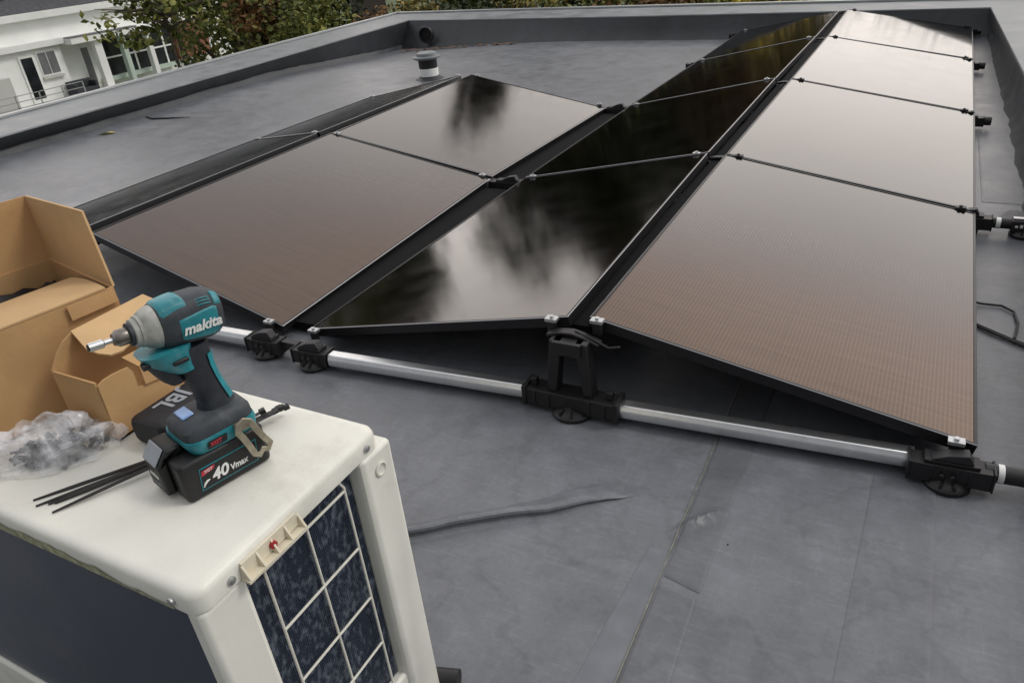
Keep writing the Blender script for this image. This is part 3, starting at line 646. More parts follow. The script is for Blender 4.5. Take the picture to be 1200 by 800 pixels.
# ------------------------------------------------------------------ boxes on the unit
def slab(m, pts, th, mi=0):
    pts = [V(p) for p in pts]; n_ = (pts[1] - pts[0]).cross(pts[2] - pts[0]).normalized(); m.prism(pts, n_ * th, mi)
CB = .0035
bb = empty('cardboard_box', (-.225, -1.255, ZT)); tag(bb, 'large open brown cardboard box at the left end of the unit', 'box', 'cardboard boxes on the unit')
cc = V((-.222, -1.252, ZT + .0012)); u = V((-.20, -.98, 0)).normalized(); wv_ = V((-.98, .20, 0)).normalized(); H = V((0, 0, .162)); LU, LW = .27, .238
m = MB()
m.prism([cc, cc + u * LU, cc + u * LU + wv_ * LW, cc + wv_ * LW], (0, 0, .004))
for p, q_, inw in ((cc, cc + u * LU, wv_), (cc + wv_ * LW, cc + wv_ * LW + u * LU, -wv_)): m.prism([p, q_, q_ + H, p + H], inw * CB)
for p, q_, inw in ((cc + wv_ * CB, cc + wv_ * (LW - CB), u), (cc + u * LU + wv_ * CB, cc + u * LU + wv_ * (LW - CB), -u)): m.prism([p, q_, q_ + H, p + H], inw * CB)
keep(m.build('box_body', M['card']), bb)
top = cc + H
def curved_flap(name, p, q_, out, length, sag, m_, n=8, th=.003):
    """flap hinged on p-q, reaching along out, drooping by sag"""
    g = MB(); rows = []
    for i in range(n + 1):
        t = i / n; off = out * (length * t) + V((0, 0, -sag * t * t)); rows.append([p + off, q_ + off, q_ + off + V((0, 0, th)), p + off + V((0, 0, th))])
    g.rings(rows); return keep(g.build(name, m_), bb)
curved_flap('flap', top + u * .012 + V((0, 0, .001)), top + u * LU + V((0, 0, .001)), (wv_ + V((0, 0, .05))).normalized(), .136, .02, M['cardlit'])
g = MB(); slab(g, [top + wv_ * .002, top + wv_ * LW, top + wv_ * (LW + .004) + V((.0, 0, .112)) - u * .002, top + wv_ * .03 + V((0, 0, .117)) - u * .006], CB); keep(g.build('flap', M['cardlit']), bb)
g = MB(); slab(g, [top + wv_ * LW - u * .001, top + wv_ * LW + u * LU, top + wv_ * (LW + .006) + u * LU + V((0, 0, .11)), top + wv_ * (LW + .004) + V((0, 0, .112)) - u * .0018], CB); keep(g.build('flap', M['card']), bb)
g = MB(); slab(g, [top - wv_ * .0038 + u * .004 + V((0, 0, -.001)), top - wv_ * .0038 + u * .075 + V((0, 0, -.001)), top - wv_ * .0055 + u * .075 + V((0, 0, -.024)), top - wv_ * .0055 + u * .002 + V((0, 0, -.022))], .002); keep(g.build('tuck_strip', M['card']), bb)
# dark contents: a rumpled black sheet low in the box
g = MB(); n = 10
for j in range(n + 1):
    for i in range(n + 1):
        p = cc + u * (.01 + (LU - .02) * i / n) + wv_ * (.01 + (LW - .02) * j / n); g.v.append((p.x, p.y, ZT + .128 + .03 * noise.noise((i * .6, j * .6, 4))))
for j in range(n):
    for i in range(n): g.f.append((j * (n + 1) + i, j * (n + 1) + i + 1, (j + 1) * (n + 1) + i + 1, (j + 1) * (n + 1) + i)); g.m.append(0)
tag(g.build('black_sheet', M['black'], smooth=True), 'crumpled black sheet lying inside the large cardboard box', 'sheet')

sb = empty('cardboard_box', (-.15, -1.33, ZT)); tag(sb, 'small opened cardboard box behind the cordless driver', 'box', 'cardboard boxes on the unit')
zb_ = ZT + .0012; xL, xR, yN, yF = -.199, -.099, -1.400, -1.235
m = MB(); m.prism([(xL, yN, zb_), (xR, yN, zb_), (xR, yF, zb_), (xL, yF, zb_)], (0, 0, .003))
m.prism([(xL + .003, yN, zb_), (xR - .003, yN, zb_), (xR - .003, yN, zb_ + .098), (xL + .003, yN, zb_ + .098)], (0, .003, 0))                 # near wall
m.prism([(xL + .003, yF, zb_), (xR - .003, yF, zb_), (xR - .003, yF, zb_ + .12), (xL + .003, yF, zb_ + .12)], (0, -.003, 0))                    # far wall
m.prism([(xL, yN, zb_), (xL, yN, ZT + .1), (xL, yN + .014, ZT + .118), (xL, yN + .03, ZT + .132), (xL, yN + .05, ZT + .14), (xL, yF, ZT + .14), (xL, yF, zb_)], (.003, 0, 0))   # left wall
m.prism([(xR, yN, zb_), (xR, yN + .002, ZT + .094), (xR, yN + .012, ZT + .098), (xR, yN + .03, ZT + .0985), (xR, yN + .052, ZT + .096), (xR, yN + .057, ZT + .086), (xR, yN + .056, ZT + .060), (xR, yN + .122, ZT + .043), (xR, yN + .130, ZT + .008), (xR, yN + .13, zb_)], (-.003, 0, 0))  # right wall
keep(m.build('box_body', M['card']), sb)
g = MB(); pts = [(xL + .001, yN + .048, ZT + .141), (xL + .001, yF + .01, ZT + .141)]
edge = [(-.128, yF + .01, ZT + .127), (-.128, -1.30, ZT + .124), (-.118, -1.318, ZT + .119), (-.114, -1.338, ZT + .116), (-.118, -1.354, ZT + .117), (-.132, -1.362, ZT + .121), (-.150, -1.366, ZT + .127)]
slab(g, pts + edge, -.003 if False else .003); keep(g.build('lid_flap', M['cardlit']), sb)
g = MB(); slab(g, [(-.0975, -1.3345, ZT + .060), (-.0975, -1.300, ZT + .054), (-.0975, -1.298, ZT + .083), (-.0975, -1.334, ZT + .088)], .003)
slab(g, [(-.0985, -1.334, ZT + .0885), (-.0985, -1.299, ZT + .0835), (-.112, -1.316, ZT + .106), (-.113, -1.345, ZT + .107)], .003); keep(g.build('tuck_tab', M['card']), sb)

# ------------------------------------------------------------------ cordless impact driver
DF = V((-.27, -.963, 0)).normalized(); DS = V((.963, -.27, 0)).normalized(); DO = V((.0935, -1.3945, ZT))
def dl(f, s, z): return DO + DF * f + DS * s + V((0, 0, z))
dr = empty('impact_driver', DO); tag(dr, 'teal and black cordless impact driver standing on its battery', 'power tool')
DM = Matrix(((DF.x, DS.x, 0, DO.x), (DF.y, DS.y, 0, DO.y), (0, 0, 1, DO.z), (0, 0, 0, 1)))
def sup(c_, a, b, ax1, ax2, n=28, p=2.6):
    out = []
    for k in range(n):
        t = 2 * math.pi * k / n; ct, st = math.cos(t), math.sin(t)
        out.append(c_ + ax1 * (a * math.copysign(abs(ct) ** (2 / p), ct)) + ax2 * (b * math.copysign(abs(st) ** (2 / p), st)))
    return out
# battery
def bprism(m, poly, z0, z1, mi=0): m.prism([dl(f, s, z0) for f, s in poly], (0, 0, z1 - z0), mi)
m = MB()
bprism(m, [(-.058, -.041), (.052, -.041), (.057, -.032), (.057, .036), (.054, .041), (-.058, .041), (-.062, .034), (-.062, -.034)], .0015, .058)
bat = keep(m.build('battery', M['bplast'], bevel=.005, seg=3), dr)
m = MB(); m.prism([dl(f, -.036, z) for f, z in ((.0573, .006), (.070, .008), (.070, .050), (.0535, .0705), (.034, .0705), (.034, .0585), (.0573, .0583))], DS * .046); keep(m.build('battery_nose', M['bplast'], bevel=.003), bat)
m = MB(); m.prism([dl(.0700, -.034, .0512), dl(.0700, .003, .0512), dl(.0545, .003, .0704), dl(.0545, -.034, .0704)], DF * .0014 + V((0, 0, .0011))); keep(m.build('release_button', M['grbtn'], bevel=.001), bat)
# foot of the tool
def ringz(z, f0, f1, h, p=4, n=28): return sup(dl((f0 + f1) / 2, 0, z), (f1 - f0) / 2, h, DF, DS, n, p)
m = MB(); m.rings([ringz(.0585, -.060, .030, .038, 6), ringz(.071, -.062, .036, .040, 6), ringz(.077, -.061, .035, .039, 6)]); keep(m.build('teal_collar', M['teal'], smooth=True), dr)
m = MB(); m.rings([ringz(.0772, -.061, .034, .0375, 5), ringz(.088, -.060, .033, .036, 5), ringz(.0945, -.056, .027, .032, 4), ringz(.098, -.050, .012, .026, 3)]); keep(m.build('tool_foot', M['rubber'], smooth=True), dr)
m = MB(); m.prism([dl(.005, -.021, .0975), dl(.021, -.021, .0957), dl(.021, .006, .0957), dl(.005, .006, .0975)], (0, 0, .0030)); keep(m.build('display', M['blue'], bevel=.002), dr)
# handle (loft from foot to head)
hp = [(.092, -.028, .026, .022), (.104, -.027, .0215, .019), (.122, -.024, .0195, .0172), (.140, -.020, .0200, .0175), (.158, -.017, .0215, .018), (.174, -.015, .025, .019), (.190, -.012, .028, .020)]
m = MB(); m.rings([sup(dl(f, 0, z), a, b, DF, DS, 24, 2.4) for z, f, a, b in hp]); keep(m.build('handle', M['rubber2'], smooth=True), dr)
# teal spine along the rear of the handle
m = MB(); rows = []
for z, f, a, b in hp[1:6]: rows.append([dl(f - a * .55, b * .88, z), dl(f - a * .82, b * .68, z), dl(f - a * .98, b * .35, z), dl(f - a * .86, b * .72, z + .0004)])
rows = [[p + DS * .0016 - DF * .0012 for p in r[:3]] for r in rows]; strip(m, rows); keep(m.build('teal_inlay', M['teal'], smooth=True), dr)
# head: axis rises towards the nose
A0 = V((.1066, -1.339, 1.019)); AT = V((.067, -1.477, 1.030)); HX = (AT - A0).normalized(); HS = HX.cross(V((0, 0, 1))).normalized() * -1
if HS.dot(DS) < 0: HS = -HS
HZ = HS.cross(HX).normalized()
if HZ.z < 0: HZ = -HZ
KS = .85; KR = .79        # the driver's head is a compact one
def hring(f, a, b, p=2.8, dz=0, n=32): return sup(A0 + HX * f * KS + HZ * dz * KS, a * KR, b * KR * 1.08, HS, HZ, n, p)
hs = [(-.014, .014, .018, 2.4, .000), (-.010, .026, .028, 2.6, .000), (.000, .0325, .034, 2.8, 0), (.014, .035, .0365, 3, 0), (.035, .035, .0362, 3, .0005), (.055, .034, .0350, 3, .001), (.072, .0325, .0330, 2.8, .001), (.080, .0315, .0315, 2.5, .001)]
m = MB(); m.rings([hring(f, a, b, p, dz) for f, a, b, p, dz in hs]); keep(m.build('head', M['rubber'], smooth=True), dr)
def hsec(f):
    for i in range(len(hs) - 1):
        if hs[i][0] <= f <= hs[i + 1][0]:
            t = (f - hs[i][0]) / (hs[i + 1][0] - hs[i][0]); return [hs[i][k] * (1 - t) + hs[i + 1][k] * t for k in range(5)]
    return hs[-1]
def hpatch(name, f0, f1, a0, a1, off, m_, a0b=None, a1b=None, nf=10, na=10):
    """patch of the head's skin, set proud by off; angles from the side (0) over the top (90)"""
    a0b = a0 if a0b is None else a0b; a1b = a1 if a1b is None else a1b; rows = []
    for i in range(nf + 1):
        t = i / nf; f = f0 + (f1 - f0) * t; _, a, b, p, dz = hsec(f); r = []
        lo, hi = a0 + (a0b - a0) * t, a1 + (a1b - a1) * t
        for k in range(na + 1):
            th = R(lo + (hi - lo) * k / na); ct, st = math.cos(th), math.sin(th)
            e = off if 0 < k < na and 0 < i < nf else -.0006
            r.append(A0 + (HX * f + HZ * dz) * KS + (HS * ((a + e) * math.copysign(abs(ct) ** (2 / p), ct)) + HZ * (1.08 * (b + e) * math.copysign(abs(st) ** (2 / p), st))) * KR)
        rows.append(r)
    g_ = MB(); strip(g_, rows); return keep(g_.build(name, m_, smooth=True), dr)
hpatch('teal_top', .040, .0795, 38, 150, .0018, M['teal'], 22, 165)
hpatch('teal_side', .000, .058, -40, 22, .0020, M['teal'], -30, 8)
hpatch('rear_teal', -.009, .004, 20, 70, .0016, M['teal'])
for k in range(3): hpatch('vent_slot', .006, .028, 26 + k * 9, 31 + k * 9, .0022, M['teal'], nf=4, na=4)
# nose cone, chuck and bit
m = MB(); m.rings([hring(f, a, a * 1.02, 2.1, dz) for f, a, dz in ((.0802, .0308, .001), (.085, .0305, .001), (.091, .0285, .001), (.097, .0255, .001), (.100, .0225, .001), (.104, .0222, .001), (.105, .020, .001), (.111, .0195, .001), (.113, .016, .001))]); keep(m.build('nose_cone', M['nose'], smooth=True), dr)
ctr = A0 + HZ * .001
def kprof(p): return [(r * KS, h * KS) for r, h in p]
m = MB(); m.lathe(kprof([(0, .1125), (.0165, .1125), (.0165, .1165), (.0125, .118), (0, .118)]), ctr, HX, 24); keep(m.build('nose_ring', M['rubber2'], smooth=True), dr)
m = MB(); m.lathe(kprof([(0, .117), (.0115, .117), (.0120, .119), (.0120, .131), (.0095, .134), (.0085, .137), (0, .137)]), ctr, HX, 20); keep(m.build('chuck', M['steel'], smooth=True), dr)
m = MB(); m.lathe(kprof([(0, .136), (.0038, .136), (.0038, .148), (.0062, .150), (.0062, .168), (0, .168)]), ctr, HX, 12); keep(m.build('bit', M['socket'], smooth=True), dr)
m = MB(); m.lathe(kprof([(0, .1682), (.0045, .1682), (.0045, .1695), (0, .1695)]), ctr, HX, 10); keep(m.build('bit_bore', M['bplast']), dr)
# trigger, switch and under-nose housing
m = MB(); rows = []
for z, f, a, b in ((.148, .010, .009, .011), (.156, .015, .011, .012), (.165, .019, .012, .0125), (.176, .022, .014, .013), (.186, .024, .017, .014)): rows.append(sup(dl(f, 0, z), a, b, DF, DS, 16, 2.6))
m.rings(rows); keep(m.build('trigger', M['rubber2'], smooth=True), dr)
m = MB(); rows = []
for z, f, a, b in ((.163, -.002, .014, .0195), (.172, .004, .020, .021), (.184, .010, .027, .023), (.198, .012, .032, .025)): rows.append(sup(dl(f, 0, z), a, b, DF, DS, 20, 2.8))
m.rings(rows); keep(m.build('throat', M['teal'], smooth=True), dr)
m = MB(); m.box(-.006, .014, .0215, .0262, .179, .185, mat=DM); keep(m.build('direction_switch', M['bplast'], bevel=.002), dr)
m = MB(); m.lathe([(0, 0), (.005, 0), (.005, .008), (0, .009)], dl(.036, .010, .188), DF, 10); keep(m.build('work_light', M['bplast'], smooth=True), dr)

def text_mesh(txt, size, M4, m_, parent, name='lettering', shear=0, extrude=.0004, bold=.0, sx=1):
    cu = bpy.data.curves.new('t', 'FONT'); cu.body = txt; cu.size = size; cu.shear = shear; cu.extrude = extrude; cu.offset = bold; cu.align_x = 'CENTER'; cu.align_y = 'CENTER'; cu.resolution_u = 3
    t_ = bpy.data.objects.new('t', cu); COL.objects.link(t_)
    dg = bpy.context.evaluated_depsgraph_get(); me = bpy.data.meshes.new_from_object(t_.evaluated_get(dg)); bpy.data.objects.remove(t_); bpy.data.curves.remove(cu)
    me.transform(M4 @ Matrix.Diagonal((sx, 1, 1, 1))); me.materials.clear(); me.materials.append(m_); me.name = name
    o = bpy.data.objects.new(name, me); COL.objects.link(o); keep(o, parent); return o
def frame4(c_, x, y):
    x = x.normalized(); z = x.cross(y).normalized(); y = z.cross(x)
    return Matrix(((x.x, y.x, z.x, c_.x), (x.y, y.y, z.y, c_.y), (x.z, y.z, z.z, c_.z), (0, 0, 0, 1)))
# on the S+ side, reading direction is from the nose to the rear (-F)
text_mesh('makita', .0175, frame4(A0 + HX * .024 + HS * .0301 + HZ * -.005, -HX, HZ), M['white'], dr, shear=.28, bold=.0005, sx=1.02)
# battery side label
m = MB(); m.prism([dl(.038, .0412, .012), dl(-.042, .0412, .012), dl(-.046, .0412, .044), dl(.034, .0412, .044)], DS * .0006); pl = keep(m.build('label_border', M['teal']), bat)
m = MB(); m.prism([dl(.0365, .0419, .0135), dl(-.041, .0419, .0135), dl(-.0445, .0419, .0425), dl(.033, .0419, .0425)], DS * .0004); keep(m.build('label_plate', M['bplast']), bat)
text_mesh('40', .0225, frame4(dl(.011, .0425, .0255), -DF, V((0, 0, 1))), M['white'], bat, shear=.25, bold=.0006)
text_mesh('Vmax', .0125, frame4(dl(-.0155, .0425, .0235), -DF, V((0, 0, 1))), M['white'], bat, shear=.2, sx=.85, bold=.0003)
m = MB(); m.prism([dl(.034, .0425, .033), dl(.016, .0425, .036), dl(.014, .0425, .0415), dl(.032, .0425, .040)], DS * .0004); keep(m.build('red_tag', M['redlab']), bat)
text_mesh('XGT', .0055, frame4(dl(.024, .0431, .0378), -DF, V((.0, 0, 1)) ), M['white'], bat, shear=.2)
m = MB(); m.tube([dl(.035, .0426, .017), dl(.0325, .0426, .021), dl(.029, .0426, .0235), dl(.025, .0426, .024)], [.0008, .0016, .0016, .0006], 6); keep(m.build('swoosh', M['white']), bat)
text_mesh('makita', .009, frame4(dl(.0704, -.013, .034), DS, V((0, 0, 1))), M['white'], bat, bold=.0002, shear=.2)
text_mesh('Li-ion 40V', .0055, frame4(dl(.0704, -.013, .021), DS, V((0, 0, 1))), M['grbtn'], bat)
m = MB(); m.prism([dl(.014, .0406, .063), dl(-.012, .0406, .063), dl(-.014, .0406, .073), dl(.012, .0406, .073)], DS * .0006); keep(m.build('foot_plate', M['bplast']), dr)
text_mesh('XGT', .0075, frame4(dl(.003, .0414, .068), -DF, V((0, 0, 1))), M['redlab'], dr, shear=.25, bold=.0003)
text_mesh('BL', .009, frame4(A0 + HX * .047 + HS * .0172 + HZ * .0258, -HX, (HZ * .35 - HS * .94)), M['white'], dr, shear=.2)
# belt hook: stamped loop standing off the side
def loop(pts, w_, m_, nm):
    g = MB(); n_ = len(pts); outer = []; inner = []
    P2 = [V(p) for p in pts]
    for i in range(n_):
        a, b, c_ = P2[i - 1], P2[i], P2[(i + 1) % n_]; t = (c_ - a).normalized(); no = V((t.y, -t.x)); outer.append(b + no * w_ / 2); inner.append(b - no * w_ / 2)
    q = lambda v, s: dl(v.x, s, v.y)
    for i in range(n_):
        j = (i + 1) % n_
        g.raw([q(outer[i], .050), q(outer[j], .050), q(inner[j], .050), q(inner[i], .050), q(outer[i], .053), q(outer[j], .053), q(inner[j], .053), q(inner[i], .053)], [(0, 1, 2, 3), (4, 7, 6, 5), (0, 4, 5, 1), (2, 6, 7, 3)])
    return keep(g.build(nm, m_, bevel=.0008), dr)
loop([(-.026, .080), (-.034, .084), (-.042, .079), (-.047, .064), (-.054, .046), (-.060, .034), (-.055, .027), (-.048, .031), (-.042, .025), (-.036, .030), (-.033, .042), (-.028, .060), (-.023, .072)], .0085, M['hook'], 'belt_hook')
m = MB(); m.box(-.042, -.024, .0385, .0505, .069, .079, mat=DM); keep(m.build('hook_tab', M['hook'], bevel=.002), dr)

# ------------------------------------------------------------------ speaker-like black block with letters
jb = empty('black_block', (-.035, -1.345, ZT)); tag(jb, 'black rounded block with white letters lying between box and driver', 'case')
m = MB(); yA, yB, xA, xB = -1.392, -1.272, -.074, -.004
rows = []
for y, s in ((yA, .82), (yA + .004, .95), (yA + .010, 1), (yB - .010, 1), (yB - .004, .95), (yB, .8)):
    rows.append(sup(V(((xA + xB) / 2, y, ZT + .0225)), (xB - xA) / 2 * s, .0215 * s, V((1, 0, 0)), V((0, 0, 1)), 32, 5))
m.rings(rows); keep(m.build('shell', M['black'], smooth=True), jb)
text_mesh('JBL', .040, frame4(V((-.044, -1.335, ZT + .0445)), V((0, -1, 0)), V((1, 0, 0))), M['grbtn'], jb, bold=.0008, sx=1.0)

# ------------------------------------------------------------------ cable ties
def tie(i, pts, label):
    t0 = empty('cable_tie', pts[0]); tag(t0, label, 'cable tie', 'black cable ties under the driver')
    g = MB(); rows = []
    P3 = [V(p) for p in pts]
    for k, p in enumerate(P3):
        t = (P3[min(k + 1, len(P3) - 1)] - P3[max(k - 1, 0)]).normalized(); s = t.cross(V((0, 0, 1))).normalized(); hw = .0013 if k == 0 else .0030
        rows.append([p - s * hw, p + s * hw, p + s * hw + V((0, 0, .0014)), p - s * hw + V((0, 0, .0014))])
    g.rings(rows); keep(g.build('strap', M['bplast']), t0)
    e_ = P3[-1]; t = (P3[-1] - P3[-2]).normalized(); s = t.cross(V((0, 0, 1))).normalized(); up_ = s.cross(t)
    g = MB(); g.rings([[e_ + t * a + s * (.0042 * b) + up_ * (.0035 * c_ + .001) for b, c_ in ((-1, -1), (1, -1), (1, 1), (-1, 1))] for a in (-.003, .006)]); keep(g.build('tie_head', M['bplast'], bevel=.001), t0)
ends = [((-.097, -1.537), (.088, -1.262)), ((-.082, -1.543), (.100, -1.258)), ((-.069, -1.534), (.094, -1.274)), ((-.062, -1.529), (.079, -1.285)), ((-.048, -1.5425), (.104, -1.270))]
tl = ['outermost to the left', 'second from the left', 'in the middle of the bundle', 'shortest of the bundle', 'set apart nearest the unit corner']
for i, (a, b) in enumerate(ends):
    pts = []
    for k in range(9):
        t = k / 8; x = a[0] + (b[0] - a[0]) * t; y = a[1] + (b[1] - a[1]) * t
        mx_, my_ = -.006 + .0035 * i, -1.398
        bl = math.exp(-((t - .52) / .3) ** 2) * .25
        pts.append((x * (1 - bl) + mx_ * bl, y * (1 - bl) + my_ * bl, ZT + .001 + .0018 * i * math.sin(math.pi * t) + (.012 * sm(.75, 1, t) * (1 + .2 * i))))
    tie(i, pts, 'thin black cable tie on the unit top, ' + tl[i])

# ------------------------------------------------------------------ plastic bag with fasteners
bg0 = empty('plastic_bag', (-.17, -1.47, ZT)); tag(bg0, 'crumpled clear plastic bag of dark fasteners before the cardboard boxes', 'bag')
def bagpt(th, ph, grow=1):
    a = .088 * grow; b = .048 * grow; h = .044 * grow
    x = a * math.cos(ph) * math.cos(th); y = b * math.cos(ph) * math.sin(th); z = h * math.sin(ph)
    n1 = noise.noise((x * 30 + 3, y * 30, z * 40)); n2 = noise.noise((x * 75, y * 75 + 9, z * 75)); k = 1 + .30 * n1 + .16 * n2
    return V((x * k, y * k, max(.0015 + .003 * abs(n2), (z + .012) * k)))
ba = Matrix.Translation((-.165, -1.462, ZT)) @ Matrix.Rotation(R(38), 4, 'Z')
g = MB(); nu, nv = 56, 22
rows = [[ba @ bagpt(2 * math.pi * i / nu, -.3 + (math.pi / 2 + .3) * j / nv) for i in range(nu)] for j in range(nv + 1)]
g.rings(rows, cap=False); fl = keep(g.build('film', M['film']), bg0)
# loose neck of the bag trailing left, made of pleats
g = MB(); rows = []
for i in range(13):
    t = i / 12; r = []
    for k in range(15):
        s = k / 14 - .5; w_ = .03 + .05 * t; p = V((-.175 - .10 * t, -1.475 - .035 * t, ZT + .002)) + V((.55, -.75, 0)) * (s * w_ * 1.3)
        p.z += .028 * (1 - t * .6) * (1 - 4 * s * s) + .008 * noise.noise((t * 5, s * 14, 2)) + .006 * abs(math.sin(s * 22 + t * 3)); p.z = max(p.z, ZT + .0012); r.append(p)
    rows.append(r)
strip(g, rows); keep(g.build('loose_film', M['film'], smooth=False), bg0)
g = MB()
for i in range(95):
    th = rnd.random() * 6.28; rr_ = math.sqrt(rnd.random()) * .85; x = .066 * rr_ * math.cos(th) + .012; y = .036 * rr_ * math.sin(th); z = .004 + rnd.random() * .034 * (1 - rr_ * .8)
    d = V((rnd.gauss(0, 1), rnd.gauss(0, 1), rnd.gauss(0, .35))).normalized() * rnd.uniform(.005, .012)
    c_ = ba @ V((x, y, z)); g.tube([c_ - d, c_ + d], rnd.choice((.002, .0028)), 6); 
    if i % 2: g.lathe([(0, 0), (.005, 0), (.0045, .003), (0, .003)], c_ + d, d, 8)
keep(g.build('fasteners', M['bplast2']), bg0)

# ------------------------------------------------------------------ house across the gardens (left)
hs0 = empty('white_house', (-38, 22, -10)); tag(hs0, 'white rendered house with slate roof and balcony across the gardens', 'house')
def hbox(nm, x0, x1, y0, y1, z0, z1, m_, par=None):
    g_ = MB(); g_.box(x0, x1, y0, y1, z0, z1); return keep(g_.build(nm, m_), par or hs0)
hbox('wall', -44, -36, 8, 34, -10, -.66, M['haus'])
hbox('gutter', -36.3, -35.6, 7.8, 34.2, -.68, -.40, M['haus'])
g = MB(); g.prism([(-35.9, 7.8, -.38), (-40.2, 7.8, 3.4), (-44.4, 7.8, -.38)], (0, 26.4, 0)); keep(g.build('roof', M['slate']), hs0)
# dormer and skylight
d_ = hbox('dormer', -39, -36.55, 21.2, 25.6, -.36, 1.9, M['haus'])
for (ya, yb) in ((21.5, 22.3), (22.5, 23.4), (23.6, 24.5), (24.6, 25.4)):
    f_ = hbox('window', -36.549, -36.50, ya, yb, -.22, 1.5, M['haus'], d_); hbox('pane', -36.499, -36.48, ya + .1, yb - .1, -.1, 1.4, M['hglass'], d_)
g = MB(); q0 = V((-36.55, 19.5, .24)); sl = V((-4.3, 0, 3.78)).normalized()
g.prism([q0, q0 + V((0, .75, 0)), q0 + V((0, .75, 0)) + sl * 1.1, q0 + sl * 1.1], V((.66, 0, .75)) * .08); keep(g.build('skylight', M['haus']), hs0)
# flat roofed extension with door and window
ex = hbox('extension', -35.999, -35.5, 12, 21.3, -10, -1.85, M['haus'])
hbox('fascia', -36.05, -35.25, 11.8, 21.45, -1.84, -1.58, M['haus'], ex)
dd = hbox('door', -35.498, -35.44, 19.15, 19.88, -4.12, -2.08, M['haus'], ex); hbox('pane', -35.438, -35.42, 19.24, 19.78, -3.95, -2.17, M['hglass'], ex)
ww = hbox('window', -35.498, -35.45, 20.02, 20.98, -3.08, -2.0, M['haus'], ex); hbox('pane', -35.448, -35.43, 20.08, 20.47, -3.0, -2.07, M['shut'], ex); hbox('pane', -35.448, -35.43, 20.52, 20.92, -3.0, -2.07, M['shut'], ex)
hbox('sill', -35.498, -35.36, 19.98, 21.02, -3.19, -3.1, M['haus2'], ex)
# recessed wall with a narrow window, porch beam, columns, glazing
hbox('window', -35.998, -35.95, 22.5, 23.02, -3.9, -2.15, M['haus']); hbox('pane', -35.948, -35.93, 22.58, 22.94, -3.82, -2.25, M['shut'])
hbox('porch_roof', -35.998, -34.8, 21.5, 26.6, -1.92, -1.66, M['haus']); hbox('porch_edge', -35.3, -34.78, 21.5, 25.2, -1.655, -1.6, M['shut'])
for ya, yb, m_ in ((22.75, 23.15, 'haus'), (24.25, 24.5, 'pgreen'), (25.75, 26.0, 'haus')): hbox('column', -35.3, -35.0, ya, yb, -4.4, -1.93, M[m_])
hbox('glazing', -35.998, -35.9, 23.3, 28, -3.75, -2.1, M['hglass']); hbox('window_ledge', -35.999, -35.6, 23.2, 27.6, -3.95, -3.76, M['pgreen'])
for y in (24.7, 25.4, 26.5, 27.3): hbox('mullion', -35.899, -35.86, y, y + .1, -3.75, -2.1, M['haus'])
hbox('brick_panel', -35.998, -35.6, 28.0, 30.2, -3.7, -2.0, M['brick']); hbox('cross_rail', -35.899, -35.85, 23.3, 28, -2.95, -2.87, M['haus'])
# balcony
bal = hbox('balcony', -35.498, -34.0, 12, 23.3, -4.45, -4.2, M['haus2'])
for z in (-3.45, -3.7, -3.95): hbox('rail', -34.12, -34.08, 16.5, 20.9, z, z + .03, M['trim'], bal)
for y in (16.5, 17.6, 18.7, 19.8, 20.88): hbox('post', -34.12, -34.08, y, y + .04, -4.2, -3.42, M['trim'], bal)
# neighbouring wing at the frame edge
hbox('side_wing', -35.4, -34.6, 10, 18.0, -10, -2.72, M['haus2'])
fs = empty('garden_sofa', (-35, 21.5, -4.2)); tag(fs, 'dark garden sofa standing on the balcony of the white house', 'sofa')
for (a, b, c_, d_, e_, f_, nm) in ((-35.4, -34.7, 20.85, 22.1, -4.2, -3.85, 'seat'), (-35.4, -35.2, 20.85, 22.1, -3.849, -3.5, 'backrest'), (-35.19, -34.7, 20.85, 21.0, -3.849, -3.6, 'armrest'), (-35.19, -34.7, 21.95, 22.1, -3.849, -3.6, 'armrest')):
    g_ = MB(); g_.box(a, b, c_, d_, e_, f_); keep(g_.build(nm, M['furn'], bevel=.03), fs)
# brown outbuilding gable beyond the corner
ob = empty('outbuilding', (-22, 25, -10)); tag(ob, 'plain grey brown outbuilding showing between trees beyond the roof corner', 'building')
T = Matrix.Translation((-21.2, 26.6, 0)) @ Matrix.Rotation(R(38), 4, 'Z')
g = MB(); g.box(-.75, .75, -.7, 2.2, -10, .6, mat=T); keep(g.build('wall', M['shed']), ob)
g = MB(); g.prism([T @ V(p) for p in ((-.95, -.85, .605), (.95, -.85, .605), (0, -.85, 1.6))], T.to_3x3() @ V((0, 3.2, 0))); keep(g.build('roof', M['slate']), ob)

